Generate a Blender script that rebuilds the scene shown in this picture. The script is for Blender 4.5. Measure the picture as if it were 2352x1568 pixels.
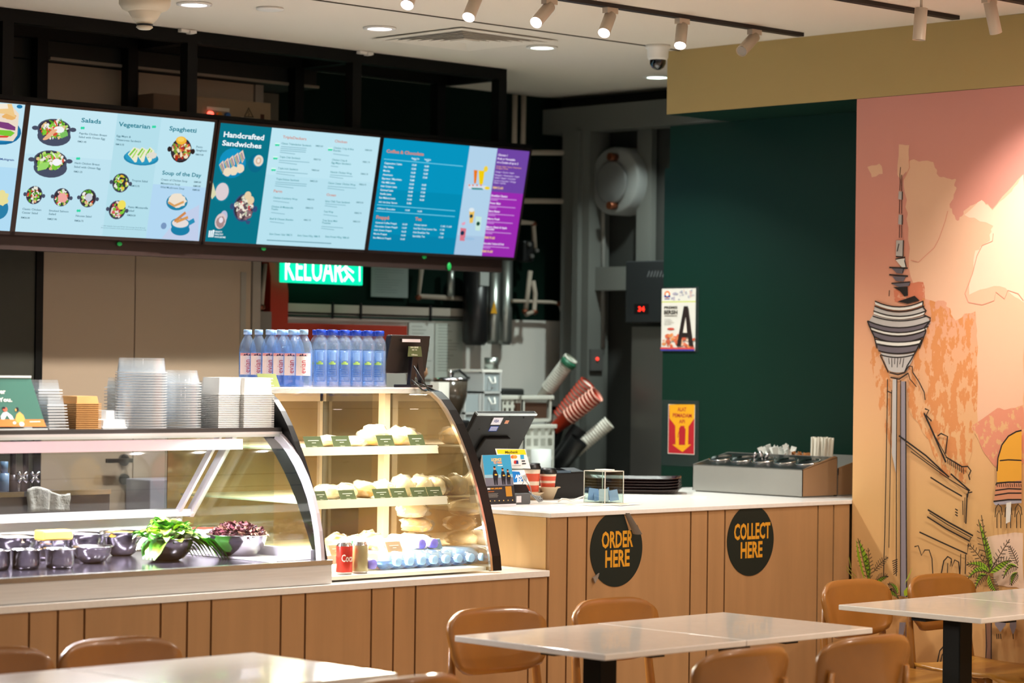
import bpy, bmesh, math, random
from mathutils import Vector, Matrix
from mathutils import noise as mn
random.seed(7)
for o in list(bpy.data.objects): bpy.data.objects.remove(o)
S = bpy.context.scene; COL = S.collection
PI = math.pi
# ------------------------------------------------------------------ camera
CF, CYAW, CPIT, CROL, CH = 5903.9, 0.80410, 0.00842, 0.01262, 1.6
_f = Vector((math.cos(CYAW)*math.cos(CPIT), math.sin(CYAW)*math.cos(CPIT), math.sin(CPIT)))
_r0 = _f.cross(Vector((0,0,1))).normalized(); _u0 = _r0.cross(_f)
_r = _r0*math.cos(CROL)+_u0*math.sin(CROL); _u = -_r0*math.sin(CROL)+_u0*math.cos(CROL)
CPOS = Vector((0,0,CH))
cam = bpy.data.cameras.new('camera'); camo = bpy.data.objects.new('camera', cam); COL.objects.link(camo)
M3 = Matrix((_r, _u, -_f)).transposed()
camo.matrix_world = Matrix.Translation(CPOS) @ M3.to_4x4()
cam.sensor_width = 36; cam.lens = CF/2352*36; cam.clip_start = .1; cam.clip_end = 60
cam.dof.use_dof = True; cam.dof.focus_distance = 9.55; cam.dof.aperture_fstop = 2.6
S.camera = camo
try: S.cycles.transparent_max_bounces = 32
except Exception: pass
def plane_hit(px, py, p0, n):
    d = _f*CF+_r*(px-1176)-_u*(py-784); p0 = Vector(p0); n = Vector(n)
    return CPOS + d*((p0-CPOS).dot(n)/d.dot(n))
def U(px, py, **k):                       # pixel of the photograph -> point on the plane x=, y= or z=
    (a, v), = k.items(); i = 'xyz'.index(a); n = [0,0,0]; n[i] = 1; p = [0,0,0]; p[i] = v
    return plane_hit(px, py, p, n)
# ------------------------------------------------------------------ world, exposure, added fill lamps
W = bpy.data.worlds.new('world'); S.world = W; W.use_nodes = True
W.node_tree.nodes['Background'].inputs[0].default_value = (1.0, .94, .86, 1)
W.node_tree.nodes['Background'].inputs[1].default_value = .30
S.view_settings.view_transform = 'Standard'; S.view_settings.look = 'None'
S.view_settings.gamma = 1; S.view_settings.exposure = 0; S.view_settings.use_curve_mapping = False
def light(kind, loc, power, col=(1,1,1), size=.1, sy=None, aim=None, spot=60, blend=.6, rot=None, spread=0):
    L = bpy.data.lights.new('lamp_light', kind); o = bpy.data.objects.new('lamp_light', L); COL.objects.link(o)
    L.energy = power; L.color = col; o.location = loc
    if kind == 'AREA':
        if spread: L.spread = math.radians(spread)
        L.size = size
        if sy: L.shape = 'RECTANGLE'; L.size_y = sy
        else: L.shape = 'DISK'
    else: L.shadow_soft_size = size
    if kind == 'SPOT': L.spot_size = math.radians(spot); L.spot_blend = blend
    if aim is not None: o.rotation_euler = (Vector(aim)-Vector(loc)).to_track_quat('-Z','Y').to_euler()
    if rot: o.rotation_euler = rot
    return o
WARM = (1,.89,.76); NEUT = (1,.95,.88); COOL = (.92,.96,1)
# unseen fill lamps, added just below the ceiling on the customers' side
for x, y, w in ((2.2,1.6,5),(5.0,1.6,26),(7.4,1.8,50),(2.6,4.4,2),(5.4,4.2,14),(7.3,4.3,50)):
    light('AREA', (x,y,2.97), w, WARM, .22)
# ------------------------------------------------------------------ helpers
def lin(c):
    if isinstance(c, str): c = [int(c[i:i+2],16)/255 for i in (0,2,4)]
    return tuple((v/12.92 if v <= .04045 else ((v+.055)/1.055)**2.4) for v in c)+(1,)
_mats = {}
def mat(name, col, rough=.5, metal=0, emis=None, es=1, spec=.5, coat=0, noise=0, nscale=8, stretch=(1,1,1), bump=0, bscale=60, trans=0):
    if name in _mats: return _mats[name]
    m = bpy.data.materials.new(name); m.use_nodes = True; nt = m.node_tree; b = nt.nodes['Principled BSDF']
    c = lin(col); b.inputs['Base Color'].default_value = c
    b.inputs['Roughness'].default_value = rough; b.inputs['Metallic'].default_value = metal
    b.inputs['Specular IOR Level'].default_value = spec; b.inputs['Coat Weight'].default_value = coat
    if trans: b.inputs['Transmission Weight'].default_value = trans
    if emis: b.inputs['Emission Color'].default_value = lin(emis); b.inputs['Emission Strength'].default_value = es
    if noise or bump:
        tc = nt.nodes.new('ShaderNodeTexCoord'); mp = nt.nodes.new('ShaderNodeMapping'); mp.inputs['Scale'].default_value = stretch
        nt.links.new(tc.outputs['Object'], mp.inputs[0])
    if noise:
        n = nt.nodes.new('ShaderNodeTexNoise'); n.inputs['Scale'].default_value = nscale; n.inputs['Detail'].default_value = 4
        nt.links.new(mp.outputs[0], n.inputs[0])
        r = nt.nodes.new('ShaderNodeValToRGB'); nt.links.new(n.outputs[0], r.inputs[0])
        r.color_ramp.elements[0].position = .3; r.color_ramp.elements[1].position = .7
        r.color_ramp.elements[0].color = tuple(v*(1-noise) for v in c[:3])+(1,)
        r.color_ramp.elements[1].color = tuple(min(1,v*(1+noise)) for v in c[:3])+(1,)
        nt.links.new(r.outputs[0], b.inputs['Base Color'])
    if bump:
        n = nt.nodes.new('ShaderNodeTexNoise'); n.inputs['Scale'].default_value = bscale
        nt.links.new(mp.outputs[0], n.inputs[0]); bp = nt.nodes.new('ShaderNodeBump'); bp.inputs['Strength'].default_value = bump
        bp.inputs['Distance'].default_value = .01
        nt.links.new(n.outputs[0], bp.inputs['Height']); nt.links.new(bp.outputs[0], b.inputs['Normal'])
    _mats[name] = m; return m
def thin(name, tint, gloss=1.45, rough=.02, alpha=0, dcol='ffffff', gmin=0.0):
    """thin clear sheet: fresnel reflection over a tinted see-through layer, alpha adds a milky diffuse share"""
    if name in _mats: return _mats[name]
    m = bpy.data.materials.new(name); m.use_nodes = True; nt = m.node_tree; nt.nodes.clear(); N = nt.nodes.new
    out = N('ShaderNodeOutputMaterial'); tr = N('ShaderNodeBsdfTransparent'); tr.inputs[0].default_value = lin(tint)
    gl = N('ShaderNodeBsdfGlossy'); gl.inputs['Roughness'].default_value = rough
    fr = N('ShaderNodeFresnel'); fr.inputs[0].default_value = gloss
    ge = N('ShaderNodeNewGeometry'); pw = N('ShaderNodeMath'); pw.operation = 'POWER'; pw.inputs[0].default_value = gloss
    ma = N('ShaderNodeMath'); ma.operation = 'MULTIPLY_ADD'; ma.inputs[1].default_value = -2; ma.inputs[2].default_value = 1
    nt.links.new(ge.outputs['Backfacing'], ma.inputs[0]); nt.links.new(ma.outputs[0], pw.inputs[1]); nt.links.new(pw.outputs[0], fr.inputs[0])
    mx = N('ShaderNodeMixShader'); nt.links.new(fr.outputs[0], mx.inputs[0])
    if gmin:
        ad = N('ShaderNodeMath'); ad.operation = 'MAXIMUM'; ad.inputs[1].default_value = gmin
        nt.links.new(fr.outputs[0], ad.inputs[0]); nt.links.new(ad.outputs[0], mx.inputs[0])
    last = tr
    if alpha:
        df = N('ShaderNodeBsdfDiffuse'); df.inputs[0].default_value = lin(dcol)
        m2 = N('ShaderNodeMixShader'); m2.inputs[0].default_value = alpha
        nt.links.new(tr.outputs[0], m2.inputs[1]); nt.links.new(df.outputs[0], m2.inputs[2]); last = m2
    nt.links.new(last.outputs[0], mx.inputs[1]); nt.links.new(gl.outputs[0], mx.inputs[2])
    nt.links.new(mx.outputs[0], out.inputs[0]); _mats[name] = m; return m
def hexm(h, kind='d'):
    if kind == 'e':
        k = 'screen_'+h
        if k in _mats: return _mats[k]
        m = bpy.data.materials.new(k); m.use_nodes = True; nt = m.node_tree; nt.nodes.clear()
        o = nt.nodes.new('ShaderNodeOutputMaterial'); e = nt.nodes.new('ShaderNodeEmission')
        e.inputs[0].default_value = lin(h); e.inputs[1].default_value = 1.0
        nt.links.new(e.outputs[0], o.inputs[0]); _mats[k] = m; return m
    return mat('paint_'+h, h, .75, spec=.2)
def tagit(o, label=None, cat=None, group=None, kind=None):
    if label: o['label'] = label
    if cat: o['category'] = cat
    if group: o['group'] = group
    if kind: o['kind'] = kind
    return o
def thing(name, label, cat, loc=(0,0,0), rz=0, group=None):
    o = bpy.data.objects.new(name, None); COL.objects.link(o); o.empty_display_size = .05
    o.location = loc; o.rotation_euler = (0,0,rz); return tagit(o, label, cat, group)
def wpos(o):
    p = Vector((0,0,0))
    while o: p += Vector(o.location); o = o.parent
    return p
class MB:
    """mesh builder; local=True: coordinates are the parent's own, else world"""
    def __init__(s): s.b = bmesh.new()
    def _v(s, pts): return [s.b.verts.new(p) for p in pts]
    def box(s, x0,x1,y0,y1,z0,z1, m=0, R=None):
        if x0 > x1: x0,x1 = x1,x0
        if y0 > y1: y0,y1 = y1,y0
        if z0 > z1: z0,z1 = z1,z0
        P = [(x0,y0,z0),(x1,y0,z0),(x1,y1,z0),(x0,y1,z0),(x0,y0,z1),(x1,y0,z1),(x1,y1,z1),(x0,y1,z1)]
        if R: P = [R @ Vector(p) for p in P]
        v = s._v(P)
        for f in ((0,3,2,1),(4,5,6,7),(0,1,5,4),(1,2,6,5),(2,3,7,6),(3,0,4,7)):
            s.b.faces.new([v[i] for i in f]).material_index = m
        return s
    def poly(s, pts, m=0):
        f = s.b.faces.new(s._v(pts)); f.material_index = m; return s
    def prism(s, pts, d, m=0):              # planar polygon pts swept by vector d
        d = Vector(d); a = s._v(pts); c = s._v([Vector(p)+d for p in pts]); n = len(pts)
        s.b.faces.new(a).material_index = m; s.b.faces.new(list(reversed(c))).material_index = m
        for i in range(n):
            s.b.faces.new([a[i], c[i], c[(i+1)%n], a[(i+1)%n]]).material_index = m
        return s
    def ring(s, p0, p1, r0, r1, seg=16, m=0, caps=(1,1), smooth=True):
        p0 = Vector(p0); p1 = Vector(p1); d = (p1-p0).normalized()
        a = d.orthogonal().normalized(); b = d.cross(a)
        A = s._v([p0+(a*math.cos(t)+b*math.sin(t))*r0 for t in [2*PI*i/seg for i in range(seg)]])
        B = s._v([p1+(a*math.cos(t)+b*math.sin(t))*r1 for t in [2*PI*i/seg for i in range(seg)]])
        for i in range(seg):
            f = s.b.faces.new([A[i],A[(i+1)%seg],B[(i+1)%seg],B[i]]); f.material_index = m; f.smooth = smooth
        if caps[0] and r0 > 0: s.b.faces.new(list(reversed(A))).material_index = m
        if caps[1] and r1 > 0: s.b.faces.new(B).material_index = m
        return s
    def lathe(s, prof, c=(0,0,0), seg=20, m=0, R=None, mfn=None):
        rows = []
        for r, z in prof:
            P = [Vector((r*math.cos(2*PI*i/seg), r*math.sin(2*PI*i/seg), z)) for i in range(seg)] if r > 1e-6 else [Vector((0,0,z))]
            if R: P = [R @ p for p in P]
            rows.append(s._v([p+Vector(c) for p in P]))
        for k in range(len(rows)-1):
            A, B = rows[k], rows[k+1]
            for i in range(seg):
                j = (i+1) % seg
                q = [A[i%len(A)], A[j%len(A)], B[j%len(B)], B[i%len(B)]]
                u = []
                for v in q:
                    if v not in u: u.append(v)
                if len(u) > 2:
                    f = s.b.faces.new(u); f.smooth = True; f.material_index = mfn(k) if mfn else m
        return s
    def tube(s, pts, r, seg=8, m=0, rr=None):
        pts = [Vector(p) for p in pts]; n = len(pts); rings = []; a = None
        for i, p in enumerate(pts):
            d = (pts[min(i+1,n-1)]-pts[max(i-1,0)]).normalized()
            if a is None: a = d.orthogonal().normalized()
            a = (a-d*a.dot(d)).normalized(); b = d.cross(a); q = rr[i] if rr else r
            rings.append(s._v([p+(a*math.cos(2*PI*k/seg)+b*math.sin(2*PI*k/seg))*q for k in range(seg)]))
        for A, B in zip(rings, rings[1:]):
            for i in range(seg):
                f = s.b.faces.new([A[i],A[(i+1)%seg],B[(i+1)%seg],B[i]]); f.smooth = True; f.material_index = m
        s.b.faces.new(list(reversed(rings[0]))).material_index = m; s.b.faces.new(rings[-1]).material_index = m
        return s
    def blob(s, c, r, sub=3, amp=.15, freq=2, m=0, seed=0, flat=None, R=None):
        g = bmesh.ops.create_icosphere(s.b, subdivisions=sub, radius=1)
        c = Vector(c); r = Vector(r) if hasattr(r,'__len__') else Vector((r,r,r))
        for v in g['verts']:
            k = 1+amp*mn.noise(v.co*freq+Vector((seed*7.3,seed*3.1,0)))+amp*.5*mn.noise(v.co*freq*2.7+Vector((seed,0,seed)))
            p = Vector((v.co.x*r.x*k, v.co.y*r.y*k, v.co.z*r.z*k))
            if flat is not None and p.z < -flat*r.z: p.z = -flat*r.z
            if R: p = R @ p
            v.co = p+c
            for f in v.link_faces: f.smooth = True; f.material_index = m
        return s
    def build(s, name, mats, parent=None, local=False, bevel=0, tag=None, kind=None, smooth=False, solid=0, origin=None):
        if not isinstance(mats, (list, tuple)): mats = [mats]
        me = bpy.data.meshes.new(name); bmesh.ops.recalc_face_normals(s.b, faces=s.b.faces) if not getattr(s,'keepn',0) else None
        org = Vector((0,0,0))
        if parent is not None and not local: org = wpos(parent)
        if parent is None and not local:
            co = [v.co for v in s.b.verts]
            org = Vector(origin) if origin else Vector(((min(c.x for c in co)+max(c.x for c in co))/2, (min(c.y for c in co)+max(c.y for c in co))/2, min(c.z for c in co)))
        for v in s.b.verts: v.co -= org
        if smooth:
            for f in s.b.faces: f.smooth = True
        s.b.to_mesh(me); s.b.free()
        for m in mats: me.materials.append(m)
        o = bpy.data.objects.new(name, me); COL.objects.link(o)
        if parent is not None: o.parent = parent
        elif not local: o.location = org
        if bevel:
            md = o.modifiers.new('bevel','BEVEL'); md.width = bevel; md.segments = 2; md.limit_method = 'ANGLE'
        if solid:
            md = o.modifiers.new('solid','SOLIDIFY'); md.thickness = solid; md.offset = 0
        if tag: tagit(o, *tag)
        if kind: o['kind'] = kind
        return o
def copy_tree(o, parent=None, loc=None, rz=None, label=None):
    c = o.copy(); COL.objects.link(c); c.parent = parent
    if loc is not None: c.location = loc
    if rz is not None: c.rotation_euler = (0,0,rz) if not hasattr(rz,'__len__') else rz
    if label: c['label'] = label
    for ch in list(o.children): copy_tree(ch, c)
    return c
# ---- writing
_tc = {}
def text2d(s, bold=0.0):
    k = (s, bold)
    if k in _tc: return _tc[k]
    cu = bpy.data.curves.new('writing','FONT'); cu.body = s; cu.size = 1; cu.offset = bold; cu.resolution_u = 2; cu.fill_mode = 'FRONT'
    ob = bpy.data.objects.new('writing', cu); COL.objects.link(ob)
    bpy.context.view_layer.update()
    me = bpy.data.meshes.new_from_object(ob)
    V = [(v.co.x, v.co.y) for v in me.vertices]; F = [tuple(p.vertices) for p in me.polygons]
    bpy.data.objects.remove(ob); bpy.data.curves.remove(cu); bpy.data.meshes.remove(me)
    if V:
        x0 = min(v[0] for v in V); V = [(v[0]-x0, v[1]) for v in V]
    _tc[k] = (V, F); return _tc[k]
class Flat:
    """printed or displayed artwork: thin coloured shapes on a plane with origin o, axes ex, ey, normal n"""
    def __init__(s, o, ex, ey, step=.00004, kind='d', sc=1, off=(0,0)):
        s.o = Vector(o); s.ex = Vector(ex).normalized(); s.ey = Vector(ey).normalized(); s.n = s.ex.cross(s.ey).normalized()
        s.b = bmesh.new(); s.mats = []; s.step = step; s.k = 1; s.kind = kind; s.z = off; s.sc = sc
    def mi(s, c):
        m = c if not isinstance(c, str) else hexm(c, s.kind)
        if m not in s.mats: s.mats.append(m)
        return s.mats.index(m)
    def L(s, X, Y):                          # photograph pixel (through the zoom's scale and offset) -> plane coords
        p = plane_hit(s.z[0]+X/s.sc, s.z[1]+Y/s.sc, s.o, s.n)-s.o
        return (p.dot(s.ex), p.dot(s.ey))
    def P(s, a, b): return s.o+s.ex*a+s.ey*b+s.n*(s.k*s.step)
    def shape(s, pts, c, px=True):
        if px: pts = [s.L(*p) for p in pts]
        try: f = s.b.faces.new([s.b.verts.new(s.P(*p)) for p in pts]); f.material_index = s.mi(c)
        except ValueError: pass
        s.k += 1
    def rect(s, a0, b0, a1, b1, c): s.shape([(a0,b0),(a1,b0),(a1,b1),(a0,b1)], c, False)
    def disc(s, X, Y, rx, ry, c, n=20, px=True, rot=0, wob=0):
        if px:
            a, b = s.L(X, Y); a1, b1 = s.L(X+rx, Y); a2, b2 = s.L(X, Y+ry); ra = abs(a1-a); rb = abs(b2-b)
        else: a, b, ra, rb = X, Y, rx, ry
        P = []
        for i in range(n):
            t = 2*PI*i/n; q = 1+wob*random.uniform(-1,1); x = ra*math.cos(t)*q; y = rb*math.sin(t)*q
            P.append((a+x*math.cos(rot)-y*math.sin(rot), b+x*math.sin(rot)+y*math.cos(rot)))
        s.shape(P, c, False)
    def stroke(s, pts, w, c, px=True, taper=False):
        if px: pts = [s.L(*p) for p in pts]
        n = len(pts); A = []; B = []
        for i, p in enumerate(pts):
            q0 = Vector(pts[max(i-1,0)]); q1 = Vector(pts[min(i+1,n-1)]); d = q1-q0
            if d.length < 1e-9: d = Vector((1,0))
            d.normalize(); nn = Vector((-d.y,d.x)); ww = w/2*((.25+.75*math.sin(PI*(i+.3)/(n-.4))) if taper else 1)
            A.append(Vector(p)+nn*ww); B.append(Vector(p)-nn*ww)
        m = s.mi(c)
        for i in range(n-1):
            try:
                f = s.b.faces.new([s.b.verts.new(s.P(*q)) for q in (A[i],A[i+1],B[i+1],B[i])]); f.material_index = m
            except ValueError: pass
        s.k += 1
    def text(s, t, X, Y, cap, c, X2=None, bold=.015, px=True, rot=0, Y2=None):
        V, F = text2d(t, bold)
        if not V: return
        if px:
            a, b = s.L(X, Y); _, b2 = s.L(X, Y-cap); h = abs(b2-b)
            if X2 is not None: wd = abs(s.L(X2, Y2 if Y2 is not None else Y)[0]-a)
        else: a, b, h = X, Y, cap; wd = X2
        sy = h/.72; sx = sy; w0 = max(v[0] for v in V)
        if X2 is not None: sx = wd/w0
        m = s.mi(c); cr, sr = math.cos(rot), math.sin(rot)
        vs = [s.b.verts.new(s.P(a+v[0]*sx*cr-v[1]*sy*sr, b+v[0]*sx*sr+v[1]*sy*cr)) for v in V]
        for f in F:
            try: s.b.faces.new([vs[i] for i in f]).material_index = m
            except ValueError: pass
        s.k += 1
    def build(s, name, parent=None, tag=None):
        mb = MB(); mb.b.free(); mb.b = s.b; mb.keepn = 1
        return mb.build(name, s.mats, parent=parent, tag=tag)
# ------------------------------------------------------------------ shared materials
BLACK = mat('black_metal','090b0a',.5,0,spec=.15)
BLKP = mat('black_plastic','111214',.38)
STEEL = mat('brushed_steel','b8b8b4',.32,1,noise=.06,nscale=4,stretch=(1,1,40))
STEELD = mat('polished_steel','dedbe0',.17,1)
CHROME = mat('chrome','dcdcdc',.08,1)
QUARTZ = mat('white_stone','eeece8',.22,noise=.03,nscale=60,coat=.2)
WOOD = mat('maple_panel','ac845a',.42,noise=.07,nscale=3,stretch=(7,7,.6))
GAP = mat('dark_groove','4a3208',.7)
CHAIRW = mat('oak_plywood','935f25',.33,noise=.1,nscale=6,stretch=(1,6,1),coat=.25)
WHITEP = mat('white_plastic','e6e4de',.4)
IVORY = mat('ivory_lamp_metal','cdbfae',.42)
GLASS = thin('case_glass','f4faf7',1.45,gmin=.05)
GLASSE = thin('glass_edge','cfe6dc',1.5,alpha=.25,dcol='dcefe8',gmin=.1)
YF = 6.714
# ================================================================== the room
CEIL = mat('ceiling_paint','d9d2c6',.9,spec=.1)
BEIGE = mat('soffit_paint','b39c68',.6,spec=.3)
GREEN = mat('green_wall_paint','062a1f',.42,spec=.3)
DGREEN = mat('kitchen_green_paint','071c15',.75,spec=.1)
TILE = mat('pale_wall_tile','d6d4ce',.6)
def struct(name, mb, m, **k): return mb.build(name, m, kind='structure', **k)
struct('floor', MB().box(-3,10,-3,10,-.1,0), mat('grey_floor','c2b8aa',.4,noise=.06))
struct('ceiling', MB().box(-3,10,-3,10,3,3.1), CEIL)
struct('wall_right', MB().box(8.445,8.86,-2,YF,0,3), mat('wall_render','b98e63',.8))
struct('wall_serving', MB().prism([(8.85,YF,0),(8.85,8.171,0),(8.85,8.171,2.52),(8.85,8.14,2.52),(8.85,8.14,2.716),(8.85,YF,2.716)],(.10,0,0)), GREEN)
tb=MB().box(8.44,8.95,3.0,7.785,2.7175,2.9995)
for f in tb.b.faces:
    if f.calc_center_median().z<2.72: f.material_index=1
struct('trim_1', tb, [BEIGE,GREEN])
struct('wall_back', MB().box(3,9.7,9.63,9.73,0,3), DGREEN)
struct('wall_back.001', MB().box(7.56,9.62,9.612,9.63,0,1.825), TILE)
struct('wall_kitchen_side', MB().box(9.62,9.72,6.9,9.63,0,3), mat('dark_side_wall','2a2c29',.8))
struct('wall_left_light_stop', MB().box(3.0,3.1,6.9,9.63,0,3), DGREEN)  # unseen wall, put in to stop outside light leaking into the kitchen
struct('wall_kitchen_front', MB().box(8.95,9.7,6.9,7.0,0,3), DGREEN)
struct('trim_2', MB().box(3.1,8.45,7.708,7.716,2.996,2.9995), mat('ceiling_joint','4a463c',.8))
# grey portal at the right end of the kitchen
GREYC = mat('grey_column_paint','5c5e5a',.6)
struct('trim_3', MB().box(9.45,9.60,7.1,9.6,2.80,2.93), GREYC)
struct('trim_4', MB().box(9.45,9.60,9.25,9.45,0,2.80).box(9.42,9.45,9.3,9.34,0,2.8), GREYC)
struct('trim_5', MB().box(9.50,9.60,8.3,9.25,1.98,2.10), GREYC)
struct('trim_6', MB().box(9.56,9.60,8.92,9.02,2.1,2.8).box(9.56,9.60,8.62,8.66,2.1,2.8), GREYC)
# beige utility doors at the back left: double leaf doors, panel above
DOORM = mat('beige_door_laminate','a08e7a',.55,spec=.3)
yb = 9.30
xs0 = U(92,575,y=yb).x; xs1 = U(577,600,y=yb).x; xm = U(311.5,600,y=yb).x
d = MB().box(xs0,xm-.003,yb,yb+.04,0,2.86)
dd = struct('door_1', d, DOORM)
d2 = struct('door_2', MB().box(xm+.003,xs1,yb,yb+.04,0,2.86), DOORM)
hc = U(283,1056,y=yb); kc = U(284,1100,y=yb)
h = MB().ring((hc.x,yb,hc.z),(hc.x,yb-.012,hc.z),.026,.026,20).ring((hc.x,yb-.012,hc.z),(hc.x,yb-.05,hc.z),.009,.009,10)
h.box(hc.x-.125,hc.x+.012,yb-.06,yb-.045,hc.z-.009,hc.z+.009); h.build('door_handle', mat('dark_handle','4b4a48',.35,.8), dd)
MB().ring((kc.x,yb,kc.z),(kc.x,yb-.015,kc.z),.026,.022,20).build('door_lock', mat('dark_handle','4b4a48'), dd)
MB().box(xs1-.06,xs1-.03,yb-.004,yb+.02,.0,2.0).build('edge_strip', mat('edge_grey','8d877c',.5), d2)
struct('trim_7', MB().box(xs1+.004,xs1+.05,yb-.01,yb+.3,0,2.86), mat('jamb','8c8378',.6))
struct('wall_back.002', MB().box(3.1,xs1+.34,yb-.04,yb+.3,2.865,3.0), mat('dark_bulkhead','171a17',.7))
MB().box(xs0,xs1+.34,yb-.06,yb-.042,2.866,2.878).build('trim_8', mat('pale_lip','8a8276',.6), kind='structure')
struct('wall_back.003', MB().box(xs1+.055,xs1+.34,yb+.24,yb+.3,2.1,2.86), mat('olive_panel','6b6355',.7))
# olive dark partition left of the doors
struct('wall_partition', MB().box(3.1,xs0-.035,yb-.02,yb+.04,0,2.86), mat('olive_dark','2e2e24',.7))
struct('trim_9', MB().box(xs0-.035,xs0,yb-.03,yb+.03,0,2.86), BLACK)
# ---------------------------------------------------------------- counter
LOWZ = .817
cr = thing('service_counter','long maple-clad service counter with dark grooves and a raised right end','counter',(6.0,YF+.4,0))
gx = sorted([U(x,1450,y=YF).x for x in (70,136,197,372,433,488,648,704,856,907,957,1217)])
def clad(x0,x1,z1,gs,name):
    pts=[x0]+[g for g in gs if x0+.01<g<x1-.01]+[x1]
    for a,b in zip(pts,pts[1:]):
        MB().box(a+.0042,b-.0042,YF+.008,YF+.026,.06,z1).build('cladding_panel',WOOD,cr)
MB().box(3.4,6.672,YF+.022,YF+1.0,.0,LOWZ-.002).build('carcass',GAP,cr)
clad(3.4,6.674,LOWZ-.002,[3.6,3.85,4.05]+gx,'low')
MB().box(3.4,6.674,YF-.002,YF+1.05,LOWZ,LOWZ+.023).build('low_worktop',QUARTZ,cr,bevel=.002)
gx2=[U(x,1300,y=YF).x for x in (1306,1350.5,1589,1628,1667.5,1881,1917)]
MB().box(6.690,8.845,YF+.022,7.80,.0,1.032).build('carcass',GAP,cr)
clad(6.676,8.44,1.032,gx2,'high')
MB().box(6.676,6.692,YF+.024,7.80,.83,1.032).build('end_panel',mat('maple_end','d9b580',.45,noise=.05,nscale=3,stretch=(7,7,.6)),cr)
MB().box(6.674,8.44,YF-.002,7.80,1.033,1.050).box(8.44,8.845,YF+.002,7.80,1.033,1.050).build('high_worktop',QUARTZ,cr,bevel=.002)
# sticker graphics on the counter front
def sticker(name,label,cx,ty,by,lines,peel):
    cy=(ty+by)/2; a=U(cx,ty,y=YF+.004); b=U(cx,by,y=YF+.004); r=(a.z-b.z)/2; cz=(a.z+b.z)/2; X=a.x
    mb=MB(); n=56
    P=[]
    for i in range(n):
        t=2*PI*i/n; q=r
        P.append((X+q*math.cos(t),YF+.0055,cz+q*math.sin(t)))
    if peel:
        P=[]
        for i in range(n+1):
            t=math.radians(75)-2*PI*i/(n)*(330/360)
            t=math.radians(38)-math.radians(322)*i/n
            P.append((X+r*math.cos(t),YF+.0055,cz+r*math.sin(t)))
        P.append((X+r*.48,YF+.0055,cz+r*.44))
    mb.prism(P,(0,.0015,0))
    o=mb.build(name,mat('sticker_black','17211c',.6,spec=.3),tag=(label,'sticker'),origin=(X,YF+.0055,cz))
    F=Flat((X,YF+.0052,cz),(1,0,0),(0,0,1))
    for s,lx,ly,lx2,cap in lines:
        F.text(s,lx,ly,cap*1.04,'d99a2b',X2=lx2,bold=.03)
    F.build('lettering',o)
    if peel:                                   # curled back flap
        c=MB(); 
        for k in range(6):
            a0=k/6*2.6; a1=(k+1)/6*2.6
            def fp(s_,a): 
                base=Vector((X+r*.26,YF+.004,cz+r*.965)).lerp(Vector((X+r*.60,YF+.004,cz+r*.40)),s_)
                w=(.012+.010*s_); return base+Vector((-math.sin(a)*w*.2+ (1-math.cos(a))*w*.5,-(1-math.cos(a))*w*.8-.001,-.2*w*math.sin(a)))
            c.poly([fp(0,a0),fp(1,a0),fp(1,a1),fp(0,a1)])
        c.build('peeled_flap',mat('sticker_back','8b8177',.3),o,solid=.001)
        MB().prism([(X-r*.93,YF+.003,cz-r*.72),(X-r*.70,YF+.003,cz-r*.60),(X-r*.76,YF+.003,cz-r*.74),(X-r*.86,YF+.003,cz-r*.86)],(0,-.006,0)).build('torn_edge',mat('sticker_back','8b8177'),o)
    return o
sticker('order_sticker','round black order sticker with peeling upper right edge',1418,1174,1347,[('ORDER',1382,1258,1454,36),('HERE',1390,1302,1446,37)],True)
sticker('collect_sticker','round black collect sticker, undamaged, on the counter front near the mural',1726,1159,1322,[('COLLECT',1686,1239,1769,35),('HERE',1701,1281,1751,35)],False)
# ---------------------------------------------------------------- floor-side furniture
TOPM=mat('white_table_laminate','d8d3cc',.16,noise=.03,nscale=30,coat=.3)
def table(x0,x1,y0,y1,label,seams):
    t=thing('cafe_table',label,'table',((x0+x1)/2,(y0+y1)/2,0),group='white cafe tables')
    xs=[x0]+seams+[x1]
    for a,b in zip(xs,xs[1:]):
        MB().box(a+.0015,b-.0015,y0,y1,.731,.75).build('table_top',TOPM,t,bevel=.003)
        cx=(a+b)/2; cy=(y0+y1)/2
        MB().box(cx-.23,cx+.23,cy-.03,cy+.03,.712,.7305).box(cx-.03,cx+.03,y0+.08,y1-.08,.712,.7305).build('under_frame',BLACK,t)
        MB().box(cx-.038,cx+.038,cy-.038,cy+.038,.02,.712).build('column',BLACK,t,bevel=.004)
        MB().box(cx-.21,cx+.21,cy-.21,cy+.21,.0,.02).build('base_plate',BLACK,t,bevel=.004)
    return t
table(5.435,6.70,5.235,5.885,'white double cafe table in front of the order sticker',[6.07])
table(7.245,8.40,5.20,5.82,'white cafe table beside the mural wall, cut by the right edge',[7.83])
table(3.35,4.66,5.27,5.905,'white cafe table at the lower left, strongly reflecting the ceiling lamps',[4.02])
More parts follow.
